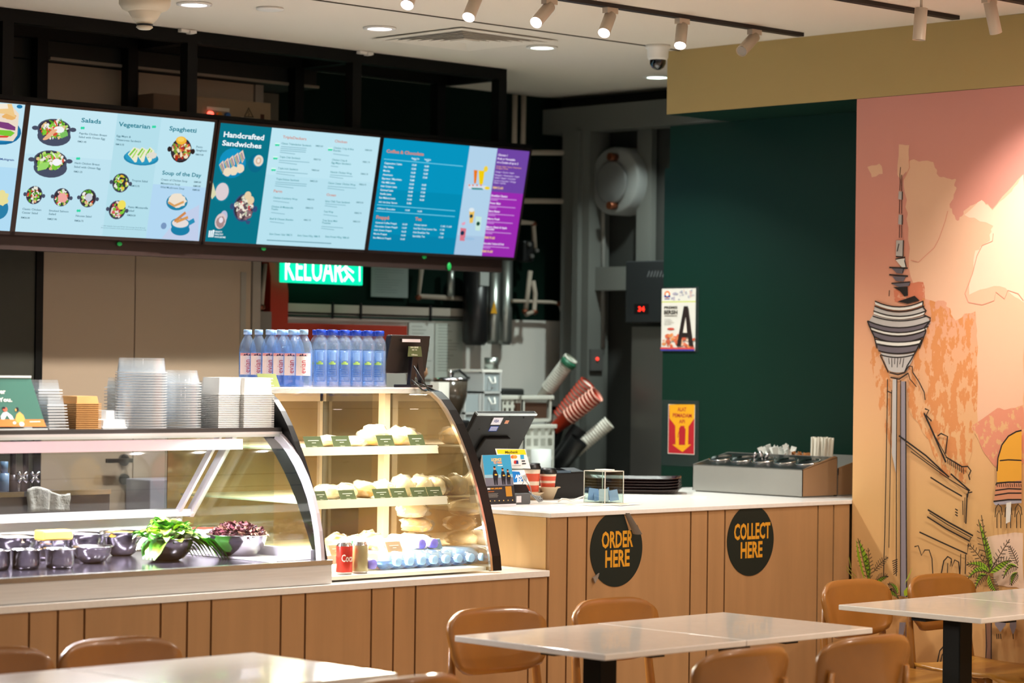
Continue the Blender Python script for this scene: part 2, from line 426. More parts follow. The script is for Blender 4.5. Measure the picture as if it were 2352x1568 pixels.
def make_chair():
    t=thing('plywood_chair','x','chair',(0,0,0),group='curved plywood cafe chairs')
    # local: chair faces -Y, backrest at +Y
    sh=MB(); n=10; m_=8; rows=[]
    for j in range(m_+1):                         # seat shell
        v=j/m_; row=[]
        for i in range(n+1):
            u=i/n*2-1; w=.205-.03*max(0,v-.6)-.02*(1-min(1,v*4))
            z=.455-.010*(1-u*u)+.012*max(0,(v-.7)/.3)-.02*max(0,(.12-v)/.12)
            row.append((u*w,-.40+v*.40+.015*(1-u*u)*(1 if v<.1 else 0)*-1,z))
        rows.append(sh._v(row))
    for A,B in zip(rows,rows[1:]):
        for i in range(n): f=sh.b.faces.new([A[i],A[i+1],B[i+1],B[i]]); f.smooth=True
    sh.build('seat',mat('seat_ply','bf8637',.3,noise=.08,nscale=5,stretch=(1,6,1),coat=.3),t,local=True,solid=.014)
    bk=MB(); nu=14; nv=9; rows=[]
    for j in range(nv+1):
        v=j/nv; row=[]
        for i in range(nu+1):
            u=i/nu*2-1
            # rounded panel outline
            top=.80-.035*abs(u)**5; bot=.585+.030*abs(u)**4
            z=bot+(top-bot)*v
            e=abs(v*2-1); w=.216-.020*e**5-.022*(1-v)
            row.append((u*w, .030-.042*u*u*1.0+.03*(v), z))
        rows.append(bk._v(row))
    for A,B in zip(rows,rows[1:]):
        for i in range(nu): f=bk.b.faces.new([A[i],A[i+1],B[i+1],B[i]]); f.smooth=True
    bk.build('backrest',CHAIRW,t,local=True,solid=.016)
    for sx in (-1,1):
        MB().tube([(sx*.20,.09,0),(sx*.193,.035,.30),(sx*.188,.012,.46),(sx*.182,.028,.60),(sx*.172,.038,.70)],.014,8,rr=[.011,.015,.017,.014,.009]).build('rear_leg',CHAIRW,t,local=True)
        MB().tube([(sx*.205,-.40,0),(sx*.185,-.345,.30),(sx*.175,-.33,.445)],.014,8,rr=[.011,.015,.018]).build('front_leg',CHAIRW,t,local=True)
        MB().box(sx*.18-.012,sx*.18+.012,-.33,.01,.405,.44).build('seat_rail',CHAIRW,t,local=True)
    return t
ch0=make_chair()
chairs=[(5.80,6.06,-.05,'plywood chair at the left end of the double table, its whole backrest in view'),
 (6.36,6.06,.02,'plywood chair below the order sticker, half hidden behind the double table'),
 (5.57,4.84,PI+.03,'plywood chair backing the camera at the near side of the double table'),
 (6.12,4.83,PI-.03,'plywood chair backing the camera, right of another, close to the double table corner'),
 (7.66,6.05,.03,'plywood chair below the collect sticker end of the counter, behind the right table'),
 (8.15,6.02,.0,'plywood chair against the mural, behind the right table'),
 (4.30,6.04,.0,'plywood chair behind the lower left table, its curved backrest top in view'),
 (3.86,6.04,.0,'plywood chair at the lower left corner, only a sliver of backrest in view'),
 (4.37,4.94,PI,'plywood chair nearest the camera, only its top edge in view below the lower left table')]
for i,(x,y,rz,lb) in enumerate(chairs):
    if i==0: ch0.location=(x,y,0); ch0.rotation_euler=(0,0,rz); ch0['label']=lb
    else: copy_tree(ch0,None,(x,y,0),rz,lb)
# ---------------------------------------------------------------- mural
def grad_mat(name,speck=None):
    m=bpy.data.materials.new(name); m.use_nodes=True; nt=m.node_tree; b=nt.nodes['Principled BSDF']; N=nt.nodes.new; K=nt.links.new
    b.inputs['Roughness'].default_value=.7; b.inputs['Specular IOR Level'].default_value=.2
    g=N('ShaderNodeNewGeometry'); sp=N('ShaderNodeSeparateXYZ'); K(g.outputs['Position'],sp.inputs[0])
    mr=N('ShaderNodeMapRange'); mr.inputs[1].default_value=.3; mr.inputs[2].default_value=2.72; K(sp.outputs['Z'],mr.inputs[0])
    r=N('ShaderNodeValToRGB'); K(mr.outputs[0],r.inputs[0]); e=r.color_ramp.elements
    e[0].position=0; e[0].color=lin('cf9a62'); e[1].position=1; e[1].color=lin('cf8f86')
    for p,c in ((.3,'dcae74'),(.55,'dba37b'),(.75,'d8927e')): q=e.new(p); q.color=lin(c)
    outc=r.outputs[0]
    if speck:
        col,scale,thr,st=speck
        mp=N('ShaderNodeMapping'); mp.inputs['Scale'].default_value=st; K(g.outputs['Position'],mp.inputs[0])
        n=N('ShaderNodeTexNoise'); n.inputs['Scale'].default_value=scale; n.inputs['Detail'].default_value=5; n.inputs['Roughness'].default_value=.62; K(mp.outputs[0],n.inputs[0])
        c=N('ShaderNodeValToRGB'); K(n.outputs[0],c.inputs[0]); c.color_ramp.elements[0].position=thr; c.color_ramp.elements[1].position=thr+.02
        mx=N('ShaderNodeMix'); mx.data_type='RGBA'; K(c.outputs[0],mx.inputs['Factor']); K(r.outputs[0],mx.inputs['A']); mx.inputs['B'].default_value=lin(col)
        outc=mx.outputs['Result']
    K(outc,b.inputs['Base Color']); return m
mur=thing('wall_mural','city mural with a communications tower on pink and ochre, on the right wall','mural',(8.44,4.8,.0))
MB().box(8.441,8.4449,3.0,6.712,.02,2.716).build('panel',grad_mat('mural_ground'),mur)
F=Flat((8.4405,6.71,0),(0,-1,0),(0,0,1),step=.00012); F.n=Vector((-1,0,0))
def setz(F,sc,off): F.sc=sc; F.z=off
def ragged(pts,c,amp=3,sub=5):
    out=[]
    for i in range(len(pts)):
        a=Vector(pts[i]); b=Vector(pts[(i+1)%len(pts)])
        for k in range(sub): out.append(a.lerp(b,k/sub)+Vector((random.uniform(-amp,amp),random.uniform(-amp,amp))))
    F.shape([tuple(p) for p in out],c)
CLOUD=mat('mural_peach','e2b394',.7,spec=.2); PEACH2=mat('mural_light_peach','eccab0',.7,spec=.2)
OR1=grad_mat('mural_orange_grunge',('d28a55',22,.49,(1,1.6,.7)))
setz(F,2.529,(1940,180))
ragged([(345,585),(385,470),(520,490),(545,570),(640,585),(645,640),(610,745),(660,830),(700,760),(800,710),(860,760),(1042,560),(1042,1568),(1042,2000),(880,2060),(620,1900),(520,1500),(380,1150),(365,820)],CLOUD,7,6)
ragged([(690,790),(800,705),(860,760),(950,680),(1042,560),(1042,1300),(900,1200),(720,1250),(760,1000),(840,950),(860,850)],PEACH2,7,5)
ragged([(305,560),(318,385),(375,385),(375,470),(360,540),(325,590)],CLOUD,3,3)
ragged([(135,520),(205,495),(222,550),(160,570)],CLOUD,6,3)
ragged([(370,1190),(460,1180),(470,1290),(380,1300),(290,1300),(290,1230)],grad_mat('mural_coral_grunge',('cf7a5c',30,.42,(1,1,1))),4,3)
ragged([(455,1280),(590,1300),(640,1400),(760,1350),(770,1568),(770,2000),(700,2350),(560,2300),(480,2050),(420,1800),(430,1600),(470,1450)],OR1,9,6)
setz(F,1.990,(1940,780))
ragged([(125,30),(170,50),(210,200),(215,500),(175,380),(150,250),(120,120)],OR1,5,5)
ragged([(215,30),(380,0),(610,0),(600,300),(560,530),(420,500),(300,330),(290,180)],OR1,8,6)
ragged([(580,400),(700,310),(740,320),(820,300),(820,560),(720,620),(640,520)],grad_mat('mural_pink_grunge',('d98d70',25,.44,(1,1,.8))),3,4)
ragged([(640,900),(820,880),(820,1140),(690,1120)],PEACH2,6,4)
INK='2b2522'; LG='b9b2ad'; DG='6b6268'; WG='ddd8cf'
# thin wandering lines
setz(F,2.529,(1940,180))
for pts in ([(375,470),(378,520),(350,575),(335,600)],[(600,770),(585,830),(550,930),(520,985),(470,1030),(430,1068),(385,1055)],[(865,900),(860,945),(800,970),(770,1030),(745,1130),(700,1250),(720,1300),(800,1315),(870,1290),(880,1240),(930,1280),(950,1230),(1010,1250),(1040,1290)]):
    F.stroke(pts,.003,'d98f78')
# tower mast
F.stroke([(326,515),(322,560),(324,600),(322,650)],.003,INK); F.stroke([(333,560),(333,655)],.003,INK)
for y0,y1 in ((655,705),(790,850)): F.shape([(316,y0),(336,y0+3),(335,y1),(313,y1-4)],LG); F.stroke([(337,y0+2),(336,y1)],.005,INK)
for y0,y1 in ((705,785),(852,925)): F.stroke([(322,y0),(320,y1)],.003,INK); F.stroke([(334,y0),(333,y1)],.003,INK)
F.shape([(302,940),(343,940),(340,1035),(300,1032)],LG); F.stroke([(344,940),(341,1035),(300,1034)],.005,INK); F.stroke([(318,960),(308,1005)],.005,INK)
F.shape([(298,1052),(355,1045),(358,1095),(335,1097)],WG); F.stroke([(298,1050),(355,1038),(352,1060),(360,1095)],.005,INK)
F.shape([(275,1102),(355,1102),(340,1135),(305,1130)],DG); F.stroke([(262,1098),(370,1102)],.006,INK); F.stroke([(345,1105),(340,1130)],.004,INK)
F.shape([(280,1150),(360,1150),(345,1180),(300,1175)],DG); F.stroke([(262,1140),(372,1148)],.006,INK)
F.shape([(275,1192),(385,1183),(375,1205),(320,1212)],DG); F.stroke([(275,1190),(385,1182),(378,1203)],.005,INK)
F.shape([(285,1212),(370,1210),(372,1262),(350,1266),(325,1235)],INK)
F.shape([(310,1296),(410,1262),(440,1290),(370,1308)],INK)
F.stroke([(264,1230),(262,1265)],.004,INK)
# pod: banded bowl
def band(y0,y1,l0,r0,l1,r1,sag,c):
    n=8; top=[]; bot=[]
    for i in range(n+1):
        t=i/n; k=4*t*(1-t); top.append((l0+(r0-l0)*t,y0+sag*k)); bot.append((l1+(r1-l1)*t,y1+sag*k))
    F.shape(top+bot[::-1],c)
def arc(y,l,r,sag,w=.005,dy=0):
    F.stroke([(l+(r-l)*i/8,y+sag*4*(i/8)*(1-i/8)+dy*i/8) for i in range(9)],w,INK)
band(1293,1312,180,460,182,462,34,WG); band(1325,1350,178,465,175,468,36,LG); band(1352,1368,175,468,172,470,30,WG)
band(1372,1420,170,480,140,505,30,LG); band(1408,1440,140,500,150,490,38,DG); band(1440,1458,150,488,158,478,34,WG)
band(1462,1500,158,475,178,465,38,DG); band(1510,1530,180,460,186,455,30,'d98a58'); band(1532,1552,186,450,192,445,30,LG)
for y,l,r,s in ((1293,180,462,34),(1322,178,468,34),(1350,172,478,32),(1380,168,480,28),(1408,138,505,40),(1440,150,492,36),(1462,158,480,36),(1500,178,466,34),(1530,186,455,26),(1552,192,445,26)): arc(y,l,r,s)
F.stroke([(462,1293),(460,1325),(480,1350),(465,1372),(505,1392),(500,1412),(470,1445),(478,1470),(466,1500),(455,1530),(440,1568)],.006,INK)
F.stroke([(138,1408),(150,1440),(178,1500),(195,1568)],.006,INK)
setz(F,1.990,(1940,780))
band(-2,14,146,358,150,352,14,WG); band(18,50,152,345,160,335,14,DG); band(58,140,170,330,205,292,10,LG)
for y,l,r in ((-2,146,358),(20,150,350),(50,160,335),(68,168,322)): arc(y,l,r,13,.005)
F.stroke([(358,0),(335,45),(310,90),(292,118),(280,148)],.006,INK); F.stroke([(168,70),(205,150)],.005,INK)
for i in range(6): F.stroke([(207+i*14,84),(210+i*12,112+(i%2)*14)],.003,INK)
F.stroke([(212,150),(250,160),(280,150),(300,120),(315,122),(318,150),(345,190),(370,240),(374,275)],.005,INK); F.stroke([(215,172),(255,180),(298,152)],.006,INK)
F.stroke([(240,185),(232,250),(236,285)],.005,INK); F.stroke([(298,155),(305,180),(335,215)],.004,INK)
F.shape([(226,180),(246,182),(243,620),(222,520)],LG)
F.shape([(265,190),(287,190),(288,700),(291,1175),(262,1170),(262,700)],'8f858c'); 
F.stroke([(203,180),(198,500),(190,900),(184,1090)],.005,INK); F.stroke([(222,230),(216,560),(209,950)],.004,INK)
F.stroke([(246,180),(243,620),(243,1080)],.005,INK); F.stroke([(263,185),(262,700),(262,1170)],.004,INK); F.stroke([(286,190),(288,700),(291,1175)],.006,INK)
F.stroke([(203,235),(222,243)],.005,INK)
# classical building to the right of the shaft
for pts,w in (([(370,335),(400,400),(470,560)],.008),([(378,345),(420,440),(475,540)],.004),([(374,315),(392,322),(380,345),(405,372)],.006),([(432,440),(448,428),(478,442),(468,520)],.006),([(255,438),(380,530),(485,628),(492,612),(580,690)],.007),([(290,478),(380,550),(480,622)],.004),([(310,510),(400,575),(490,640),(575,690)],.004),([(470,535),(545,580),(570,578),(585,598),(575,620),(580,640)],.006),([(400,628),(470,672),(545,715)],.006),([(388,776),(480,832),(595,895)],.007),([(395,790),(480,845),(590,905)],.004),([(385,808),(470,862),(580,920),(583,905)],.006),([(350,878),(440,920),(568,978),(574,930)],.006),([(568,702),(562,840)],.006),([(548,735),(549,800)],.004),([(558,720),(556,835)],.003),([(570,700),(592,695)],.005),([(575,688),(570,720)],.005),([(328,945),(345,940),(360,985),(375,960),(395,960),(408,1000),(412,1075)],.005),([(450,1070),(462,1010),(480,990),(496,1000),(500,1035),(512,1005),(530,1015),(535,1070)],.006),([(478,1065),(480,1020),(492,1035),(495,1010)],.004),([(562,980),(560,1070)],.005),([(540,978),(536,1075)],.004)):
    F.stroke(pts,w,INK)
for i in range(9): F.stroke([(480+i*9,545+i*5),(482+i*9,565+i*6)],.004,INK)
for y in (772,785,797): F.stroke([(515,y),(527,y+8)],.005,INK)
# arch and far silhouettes under the table height
F.stroke([(428,1500),(445,1420),(475,1385),(495,1390)],.006,INK); F.stroke([(440,1520),(455,1440),(485,1402)],.005,INK)
F.shape([(462,1440),(490,1405),(494,1520),(480,1500)],'8f858c')
for x,w_,h in ((722,50,35),(780,30,50)): F.shape([(x-w_/2,1280),(x+w_/2,1280),(x+w_/2,1280+h*.6),(x,1280+h+20),(x-w_/2,1280+h*.6)],'8f858c')
for x in (705,714,723,780): F.stroke([(x,1342),(x+2,1366)],.004,INK)
# shaft foot and palm trunk
F.shape([(262,1290),(290,1290),(270,1400),(262,1560),(240,1560)],'8f858c'); F.shape([(290,1300),(300,1300),(285,1530),(268,1525)],'7a5a4a')
F.shape([(655,1285),(682,1285),(680,1480),(654,1480)],'8a6450'); F.stroke([(655,1285),(660,1400),(654,1480)],.004,INK); F.stroke([(682,1285),(681,1480)],.005,INK)
# mosque dome
P=[(708,640)]
for i in range(13):
    t=PI-PI*i/12*.62; P.append((838+130*math.cos(t),555-145*math.sin(t)*1.0))
F.shape([(708,650),(708,600),(712,540),(730,480),(760,440),(795,420),(820,414),(820,650)],'e3a23a')
F.stroke([(708,600),(712,540),(730,480),(760,440),(795,420),(820,414)],.006,INK); F.stroke([(720,552),(760,548),(820,551)],.005,INK)
F.shape([(703,660),(820,640),(820,735),(694,738)],'cf8c6a'); F.shape([(690,740),(820,728),(820,745),(700,755)],'a9a3ac')
F.stroke([(703,665),(705,655),(760,650),(820,650)],.006,INK); F.stroke([(700,688),(760,680),(820,682)],.005,INK); F.stroke([(698,710),(760,700),(820,700)],.005,INK); F.stroke([(692,738),(760,730),(820,730)],.006,INK)
for i in range(12): F.stroke([(708+i*10,655+(i%2)*3),(710+i*10,672)],.003,INK)
for x in (715,760,805):
    F.stroke([(x-14,810),(x-12,770),(x,750),(x+14,765),(x+18,800)],.004,INK); F.stroke([(x-6,860),(x-6,800),(x+4,780),(x+12,800),(x+12,860)],.004,INK)
F.shape([(752,745),(775,740),(770,830),(750,840)],WG)
# palm fronds
def frond(x0,y0,x1,y1,bend,w,col='93b830',n=9):
    P=[]; 
    for i in range(n+1):
        t=i/n; P.append(Vector((x0+(x1-x0)*t,y0+(y1-y0)*t+bend*4*t*(1-t))))
    if col:
        up=[P[i]+Vector((-(y1-y0),(x1-x0))).normalized()*w*.95*math.sin(PI*(i/n)**.7) for i in range(n+1)]
        F.shape([tuple(p) for p in P]+[tuple(p) for p in up[::-1][1:-1]],col)
    F.stroke([tuple(p) for p in P],.004,'5a4630')
    d=Vector((x1-x0,y1-y0)).normalized(); nn=Vector((-d.y,d.x))
    for i in range(1,n):
        for s_ in (-1,1):
            a=P[i]+nn*s_*w*.15; b=P[i]+d*w*.45+nn*s_*w*(.85*math.sin(PI*(i/n)**.8)+.15)
            F.stroke([tuple(a),tuple(b)],.003,INK)
for a in ((680,1060,625,820,10,26),(680,1060,640,800,-4,14,None),(680,1060,580,930,-8,22,None),(680,1062,575,1025,-12,22),(680,1065,578,1095,-22,22),(684,1060,775,910,-2,22,None),(684,1064,785,1008,-18,26),(684,1070,722,1150,10,22),(680,1075,620,1140,-20,20),
  (820,1040,750,1090,-25,20),(820,1030,780,940,-5,18,None),(820,1060,790,1120,-6,18)): frond(*a)
for a in ((140,1100,92,905,0,26),(150,1100,140,950,0,20,None),(165,1060,232,990,-6,18,None),(170,1110,235,1078,-12,18),(225,1150,285,1180,-20,20),(280,1160,240,1110,-8,16)): frond(*a)
F.shape([(92,905),(135,1100),(118,1060),(98,985)],'8fae25'); F.shape([(310,1145),(355,1095),(368,1128),(345,1160),(312,1168)],'95a522'); F.shape([(310,1120),(350,1035),(335,1080)],'a3b03a')
for i in range(7): F.stroke([(258+i,1010+i*10),(282,1000+i*9)],.004,INK)
for a in ((48,1030,95,1080),(48,1045,90,1098),(60,990,70,1040)): F.stroke([a[:2],a[2:]],.003,'a3a045')
# crown of the pod base
F.build('printed_picture',mur)
# ================================================================== ceiling fixtures
TRK=mat('track_black','1d1416',.5)
def track(x0,x1,y,nm,label):
    MB().box(x0,x1,y-.018,y+.018,2.984,2.9995).build('lighting_track',TRK,tag=(label,'track'))
track(3.5,8.335,6.93,'t','long black lighting track carrying the row of white spotlights')
track(5.5,8.33,6.13,'t','black lighting track nearer the camera, at the top right')
LENS_E=mat('lit_lens','ffffff',.3,emis='fff4ff',es=14)
LENS_D=mat('unlit_lens','8a8078',.2)
def spot(px,py,qx,qy,y,lit,label,power=0,aimto=None,dz=0,dy_=-.035,near=0):
    a=U(qx,qy,y=y+dy_)                       # lens centre
    top=U(px,py,y=y); zt0=top.z; top.z=2.965; 
    t=thing('track_spotlight',label,'spotlight',(top.x,y,2.95),group='white track spotlights')
    lens=Vector((a.x,a.y+dz,a.z if near else min(a.z,2.90))); piv=Vector((top.x,y,zt0+.02 if near else 2.962))
    if near: MB().ring((top.x,y,2.963),(top.x,y,zt0+.01),.005,.005,8).build('stem',IVORY,t)
    d=(lens-piv).normalized(); L=(lens-piv).length
    MB().box(top.x-.03,top.x+.03,y-.014,y+.014,2.962,2.985).ring((top.x,y,2.962),(top.x,y,2.95),.012,.012,10).build('track_adapter',IVORY,t)
    b=MB().ring(piv-d*.0+Vector((.0,0,-.008)),lens,.0235,.0235,24,caps=(1,0))
    b.ring(lens,lens-d*.006,.0235,.020,24,caps=(0,0)); b.build('lamp_head',IVORY,t)
    MB().ring(lens-d*.006,lens-d*.004,.020,.020,20).build('lens',LENS_E if lit else LENS_D,t)
    if power: light('SPOT',lens+d*.01,power,NEUT,.02,aim=aimto or (lens+d),spot=75,blend=.8)
spot(950,-40,935,12,6.93,1,'white track spotlight, leftmost of the row, cut by the top edge',120,(4.9,7.05,.9))
spot(1096,-10,1076,40,6.93,1,'white track spotlight, second from the left, tilted left with its lens seen edge-on',150,(5.3,7.1,1.2))
spot(1262,2,1231,52,6.93,1,'white track spotlight above the ceiling diffuser, third from the left',120,(6.1,7.1,1.3))
spot(1402,20,1387,76,6.93,1,'white track spotlight, fourth from the left',38,(7.1,7.0,1.0))
spot(1567,44,1562,105,6.93,1,'white track spotlight hanging straight down beside the dome camera',34,(7.9,6.9,.9))
spot(1733,74,1703,118,6.93,0,'white unlit-looking track spotlight in front of the ochre soffit',0)
spot(2116,26,2131,90,5.67,0,'white spotlight under the power box, crossing the end of the black track',55,(7.9,6.7,.9),dz=.04,near=1)
spot(2272,8,2308,74,5.67,0,'white track spotlight at the top right corner of the frame, tilted right',50,(8.44,4.9,1.8),dz=.04,near=1)
for lx,tx in ((4.9,4.75),(5.7,5.25),(6.5,6.05)): light('SPOT',(lx,6.10,2.9),230,NEUT,.02,aim=(tx,7.12,1.40),spot=26,blend=.8)
light('SPOT',(7.6,5.2,2.9),170,(1,.93,.86),.03,aim=(8.44,5.70,2.12),spot=48,blend=.9)
p=U(2128,4,y=5.67); MB().box(5.5,8.33,5.652,5.688,2.984,2.9995).build('lighting_track',TRK,tag=('black lighting track just outside the top right of the frame','track')); MB().box(p.x-.05,p.x+.09,5.64,5.70,2.945,2.984).build('track_power_box',IVORY,tag=('white power feed box above a spotlight at the top right','power box'),bevel=.004)
DL=mat('downlight_lit','ffffff',.5,emis='fff2ff',es=9); DLG=mat('downlight_lit_cool','ffffff',.5,emis='e8fff4',es=7)
for px,py,m_,lb,pw in ((446,9,DL,'round recessed downlight right of the smoke detector',44),(872,64,DL,'round recessed downlight left of the square diffuser',26),(1245,108,DLG,'round recessed downlight right of the square diffuser',26),(1509,176,DLG,'round recessed downlight below the dome camera',20)):
    p=U(px,py,z=2.998); t=thing('ceiling_downlight',lb,'downlight',(p.x,p.y,2.995),group='round kitchen downlights')
    MB().lathe([(.052,2.9985),(.070,2.9985),(.070,2.993),(.052,2.991),(.052,2.9985)],(p.x,p.y,0),28).build('trim_ring',WHITEP,t)
    MB().ring((p.x,p.y,2.9985),(p.x,p.y,2.9945),.0515,.0515,24).build('lit_disc',m_,t)
    light('AREA',(p.x,p.y,2.985),pw,NEUT if m_ is DL else (.88,1,.93),.10,spread=115)
p=U(620,19,z=2.998); MB().lathe([(0,2.999),(.055,2.999),(.055,2.992),(.045,2.989),(0,2.989)],(p.x,p.y,0),28).build('ceiling_cover',WHITEP,tag=('flat round unlit ceiling disc between downlights','ceiling cover'))
p=U(333,0,z=3.0); p=Vector((5.93,8.1,0)); p=U(333,-8,z=3.0); t=thing('smoke_detector','cream conical smoke detector cut by the top edge','smoke detector',(p.x,p.y,2.9))
IV2=mat('cream_plastic','d8ccb4',.5)
MB().lathe([(0,3),(.10,3),(.10,2.968),(.088,2.950),(.065,2.940)],(p.x,p.y,0),32).build('base',IV2,t)
MB().lathe([(.065,2.942),(.050,2.915),(.035,2.898),(0,2.898)],(p.x,p.y,0),32).build('sensor_cone',IV2,t)
MB().lathe([(.030,2.900),(.033,2.893),(.030,2.885),(.033,2.88),(.022,2.872),(0,2.870)],(p.x,p.y,0),32,mfn=lambda k:1 if k in(1,) else 0).build('sensor_tip',[IV2,BLKP],t)
# square air diffuser
q=[U(*a,z=3.0) for a in((858,87),(1065,62),(1272,92),(1075,112))]
cx=sum(a.x for a in q)/4; cy=sum(a.y for a in q)/4
t=thing('air_diffuser','square stepped ceiling air diffuser above the menu frame','air vent',(cx,cy,2.98)); rot=Matrix.Rotation(0,3,'Z')
def sqring(a,b,z0,z1,nm,m_):
    mb=MB()
    for i in range(4):
        an=i*PI/2; c,s_=math.cos(an),math.sin(an)
        def rp(x,y,z): return (cx+x*c-y*s_,cy+x*s_+y*c,z)
        mb.poly([rp(-a,-a,z0),rp(a,-a,z0),rp(b,-b,z1),rp(-b,-b,z1)])
    return mb.build(nm,m_,t,solid=.002)
sqring(.285,.255,2.993,2.990,'outer_frame',CEIL)
MB().box(cx-.25,cx+.25,cy-.25,cy+.25,2.9992,2.9996).build('dark_throat',mat('vent_dark','2b2924',.9),t)
for i in range(6):
    a=.245-.034*i; sqring(a,a-.030,2.988,2.997,'louvre_ring',CEIL)
MB().box(cx-.045,cx+.045,cy-.045,cy+.045,2.988,2.992).build('center_plate',CEIL,t)
# dome camera
p=U(1518,116,z=3.0); p.x=8.30; p.y=7.62; p=U(1517,112,z=2.995)
t=thing('dome_camera','white ceiling dome camera with dark bubble at the soffit corner','security camera',(p.x-.07,p.y-.05,2.9))
c=(p.x-.07,p.y-.05,0)
MB().lathe([(0,3),(.055,3),(.055,2.985),(.048,2.982),(.046,2.945),(.040,2.935),(.030,2.935)],c,28).build('housing',WHITEP,t)
MB().lathe([(.036,2.937),(.035,2.918),(.026,2.902),(.012,2.893),(0,2.891)],c,28).build('dark_bubble',mat('smoked_dome','0a0e14',.06,coat=1),t)
# ================================================================== hanging menu frame
fr=thing('hanging_rack','black square-tube steel frame hanging from the ceiling behind the menu screens','frame',(7,8.95,2.06))
y0=8.86; yr=9.02+.2
def post(px,py,y,z0=2.648):
    x=U(px,py,y=y).x; MB().box(x-.026,x+.026,y-.026,y+.026,z0,2.945).build('post',BLACK,fr)
    return x
for px,py in((10,150),(433,200),(811,250),(1146,250)): xe=post(px,py,8.86)
for px,py in((90,180),(298,170),(680,220),(1006,240)): post(px,py,yr,2.05)
MB().box(4.2,xe+.026,8.835,8.885,2.945,2.998).build('top_beam',BLACK,fr)
MB().box(4.2,xe+.026,yr-.025,yr+.025,2.945,2.998).build('top_beam',BLACK,fr)
for x in [U(433,200,y=8.86).x, U(811,250,y=8.86).x, xe, 5.2]:
    MB().box(x-.025,x+.025,8.885,yr-.025,2.945,2.998).build('cross_beam',BLACK,fr)
RAIL=mat('dark_brown_rail','2b1a16',.5)
MB().box(4.2,8.60,8.80,8.92,2.628,2.646).build('top_rail',BLACK,fr)
MB().box(4.2,8.53,8.93,8.985,2.035,2.13).build('bottom_rail',RAIL,fr)
for px,py in ((432,92),(840,118)):
    p=U(px,py,y=8.83); MB().box(p.x-.05,p.x+.03,8.81,8.84,2.985,2.998).box(p.x-.01,p.x+.012,8.80,8.83,2.98,2.992).build('ceiling_bracket',WHITEP,fr)
for px,py,lb in ((274,560,1),(605,571,2),(974,590,3),(1031,612,4)):
    p=U(px,py,y=8.92); 
    MB().blob((p.x,8.918,p.z),(.013,.006,.009 if lb!=4 else .02),2,0).build('green_tie_tag',mat('green_tag_glow','19a04a',.5,emis='0f8038',es=.4),tag=(['','bright green tag hanging under the salads screen','bright green tag under the sandwiches screen','bright green tag under the left of the coffee screen','long bright green tag dangling below the coffee screen'][lb],'tag','green tags under the menu screens'))  # tags are no lamps; a faint glow is put into their material
# ---- screens
EY=Vector((0,-.10,.505)).normalized(); EX=Vector((1,0,0))
def screen(x0,x1,label,cut=None):
    t=thing('menu_screen',label,'menu screen',((x0+x1)/2,8.9,2.10),group='tilted menu screens')
    n=EX.cross(EY); o=Vector((x0,8.897,2.108))
    R=Matrix((EX,EY,n)).transposed(); w=x1-x0; h=.515
    def bx(mb,a0,a1,b0,b1,c0,c1): 
        mb.box(a0,a1,b0,b1,c0,c1,R=None); return mb
    body=MB(); body.box(-.011,w+.011,-.014,h+.012,-.04,-.0015)
    for v in body.b.verts: v.co=o+R@v.co
    body.build('housing',mat('screen_housing','120d0d',.4),t,bevel=.003)
    bz=MB()
    for a in ((-.012,0,-.014,h+.012),(w,w+.012,-.014,h+.012),(-.012,w+.012,-.014,0),(-.012,w+.012,h,h+.012)): bz.box(a[0],a[1],a[2],a[3],-.002,.004)
    for v in bz.b.verts: v.co=o+R@v.co
    bz.build('bezel',mat('screen_bezel','1a0f0f',.35),t)
    F=Flat(o,EX,EY,step=.00003,kind='e'); F.w=w; F.h=h
    return t,F
def salad(F,x,y,r,ry=None,pot='4a5064',cols=('7fc83a','b6e070','e8e8da','f0f0e8','d85038','5aa028','e0c08a'),n=60,handles=True,depth=0,rng=.88):
    ry=ry or r
    if depth: F.disc(x,y+depth,r,ry,pot)
    if handles:
        F.disc(x-r*1.12,y-ry*.1,r*.2,ry*.22,pot); F.disc(x+r*1.12,y+ry*.1,r*.2,ry*.22,pot)
    if depth:
        F.shape([(x-r,y),(x+r,y),(x+r*.93,y+depth*1.0),(x-r*.93,y+depth*1.0)],pot)
    F.disc(x,y,r,ry,pot); F.disc(x,y,r*.9,ry*.88,'3a3038')
    for i in range(n):
        a=random.uniform(0,2*PI); q=math.sqrt(random.random())*rng*.9
        F.disc(x+r*q*math.cos(a),y+ry*q*math.sin(a),r*random.uniform(.08,.22),ry*random.uniform(.07,.2),random.choice(cols),n=7,wob=.35,rot=random.uniform(0,3))
def tlines(F,L,cap,col,bold=.004):
    for s,x,y,x2 in L: F.text(s,x,y,cap,col,X2=x2,bold=bold,Y2=y)
BG='bfe3f0'; TL='1d7f92'; TG='3f6f80'
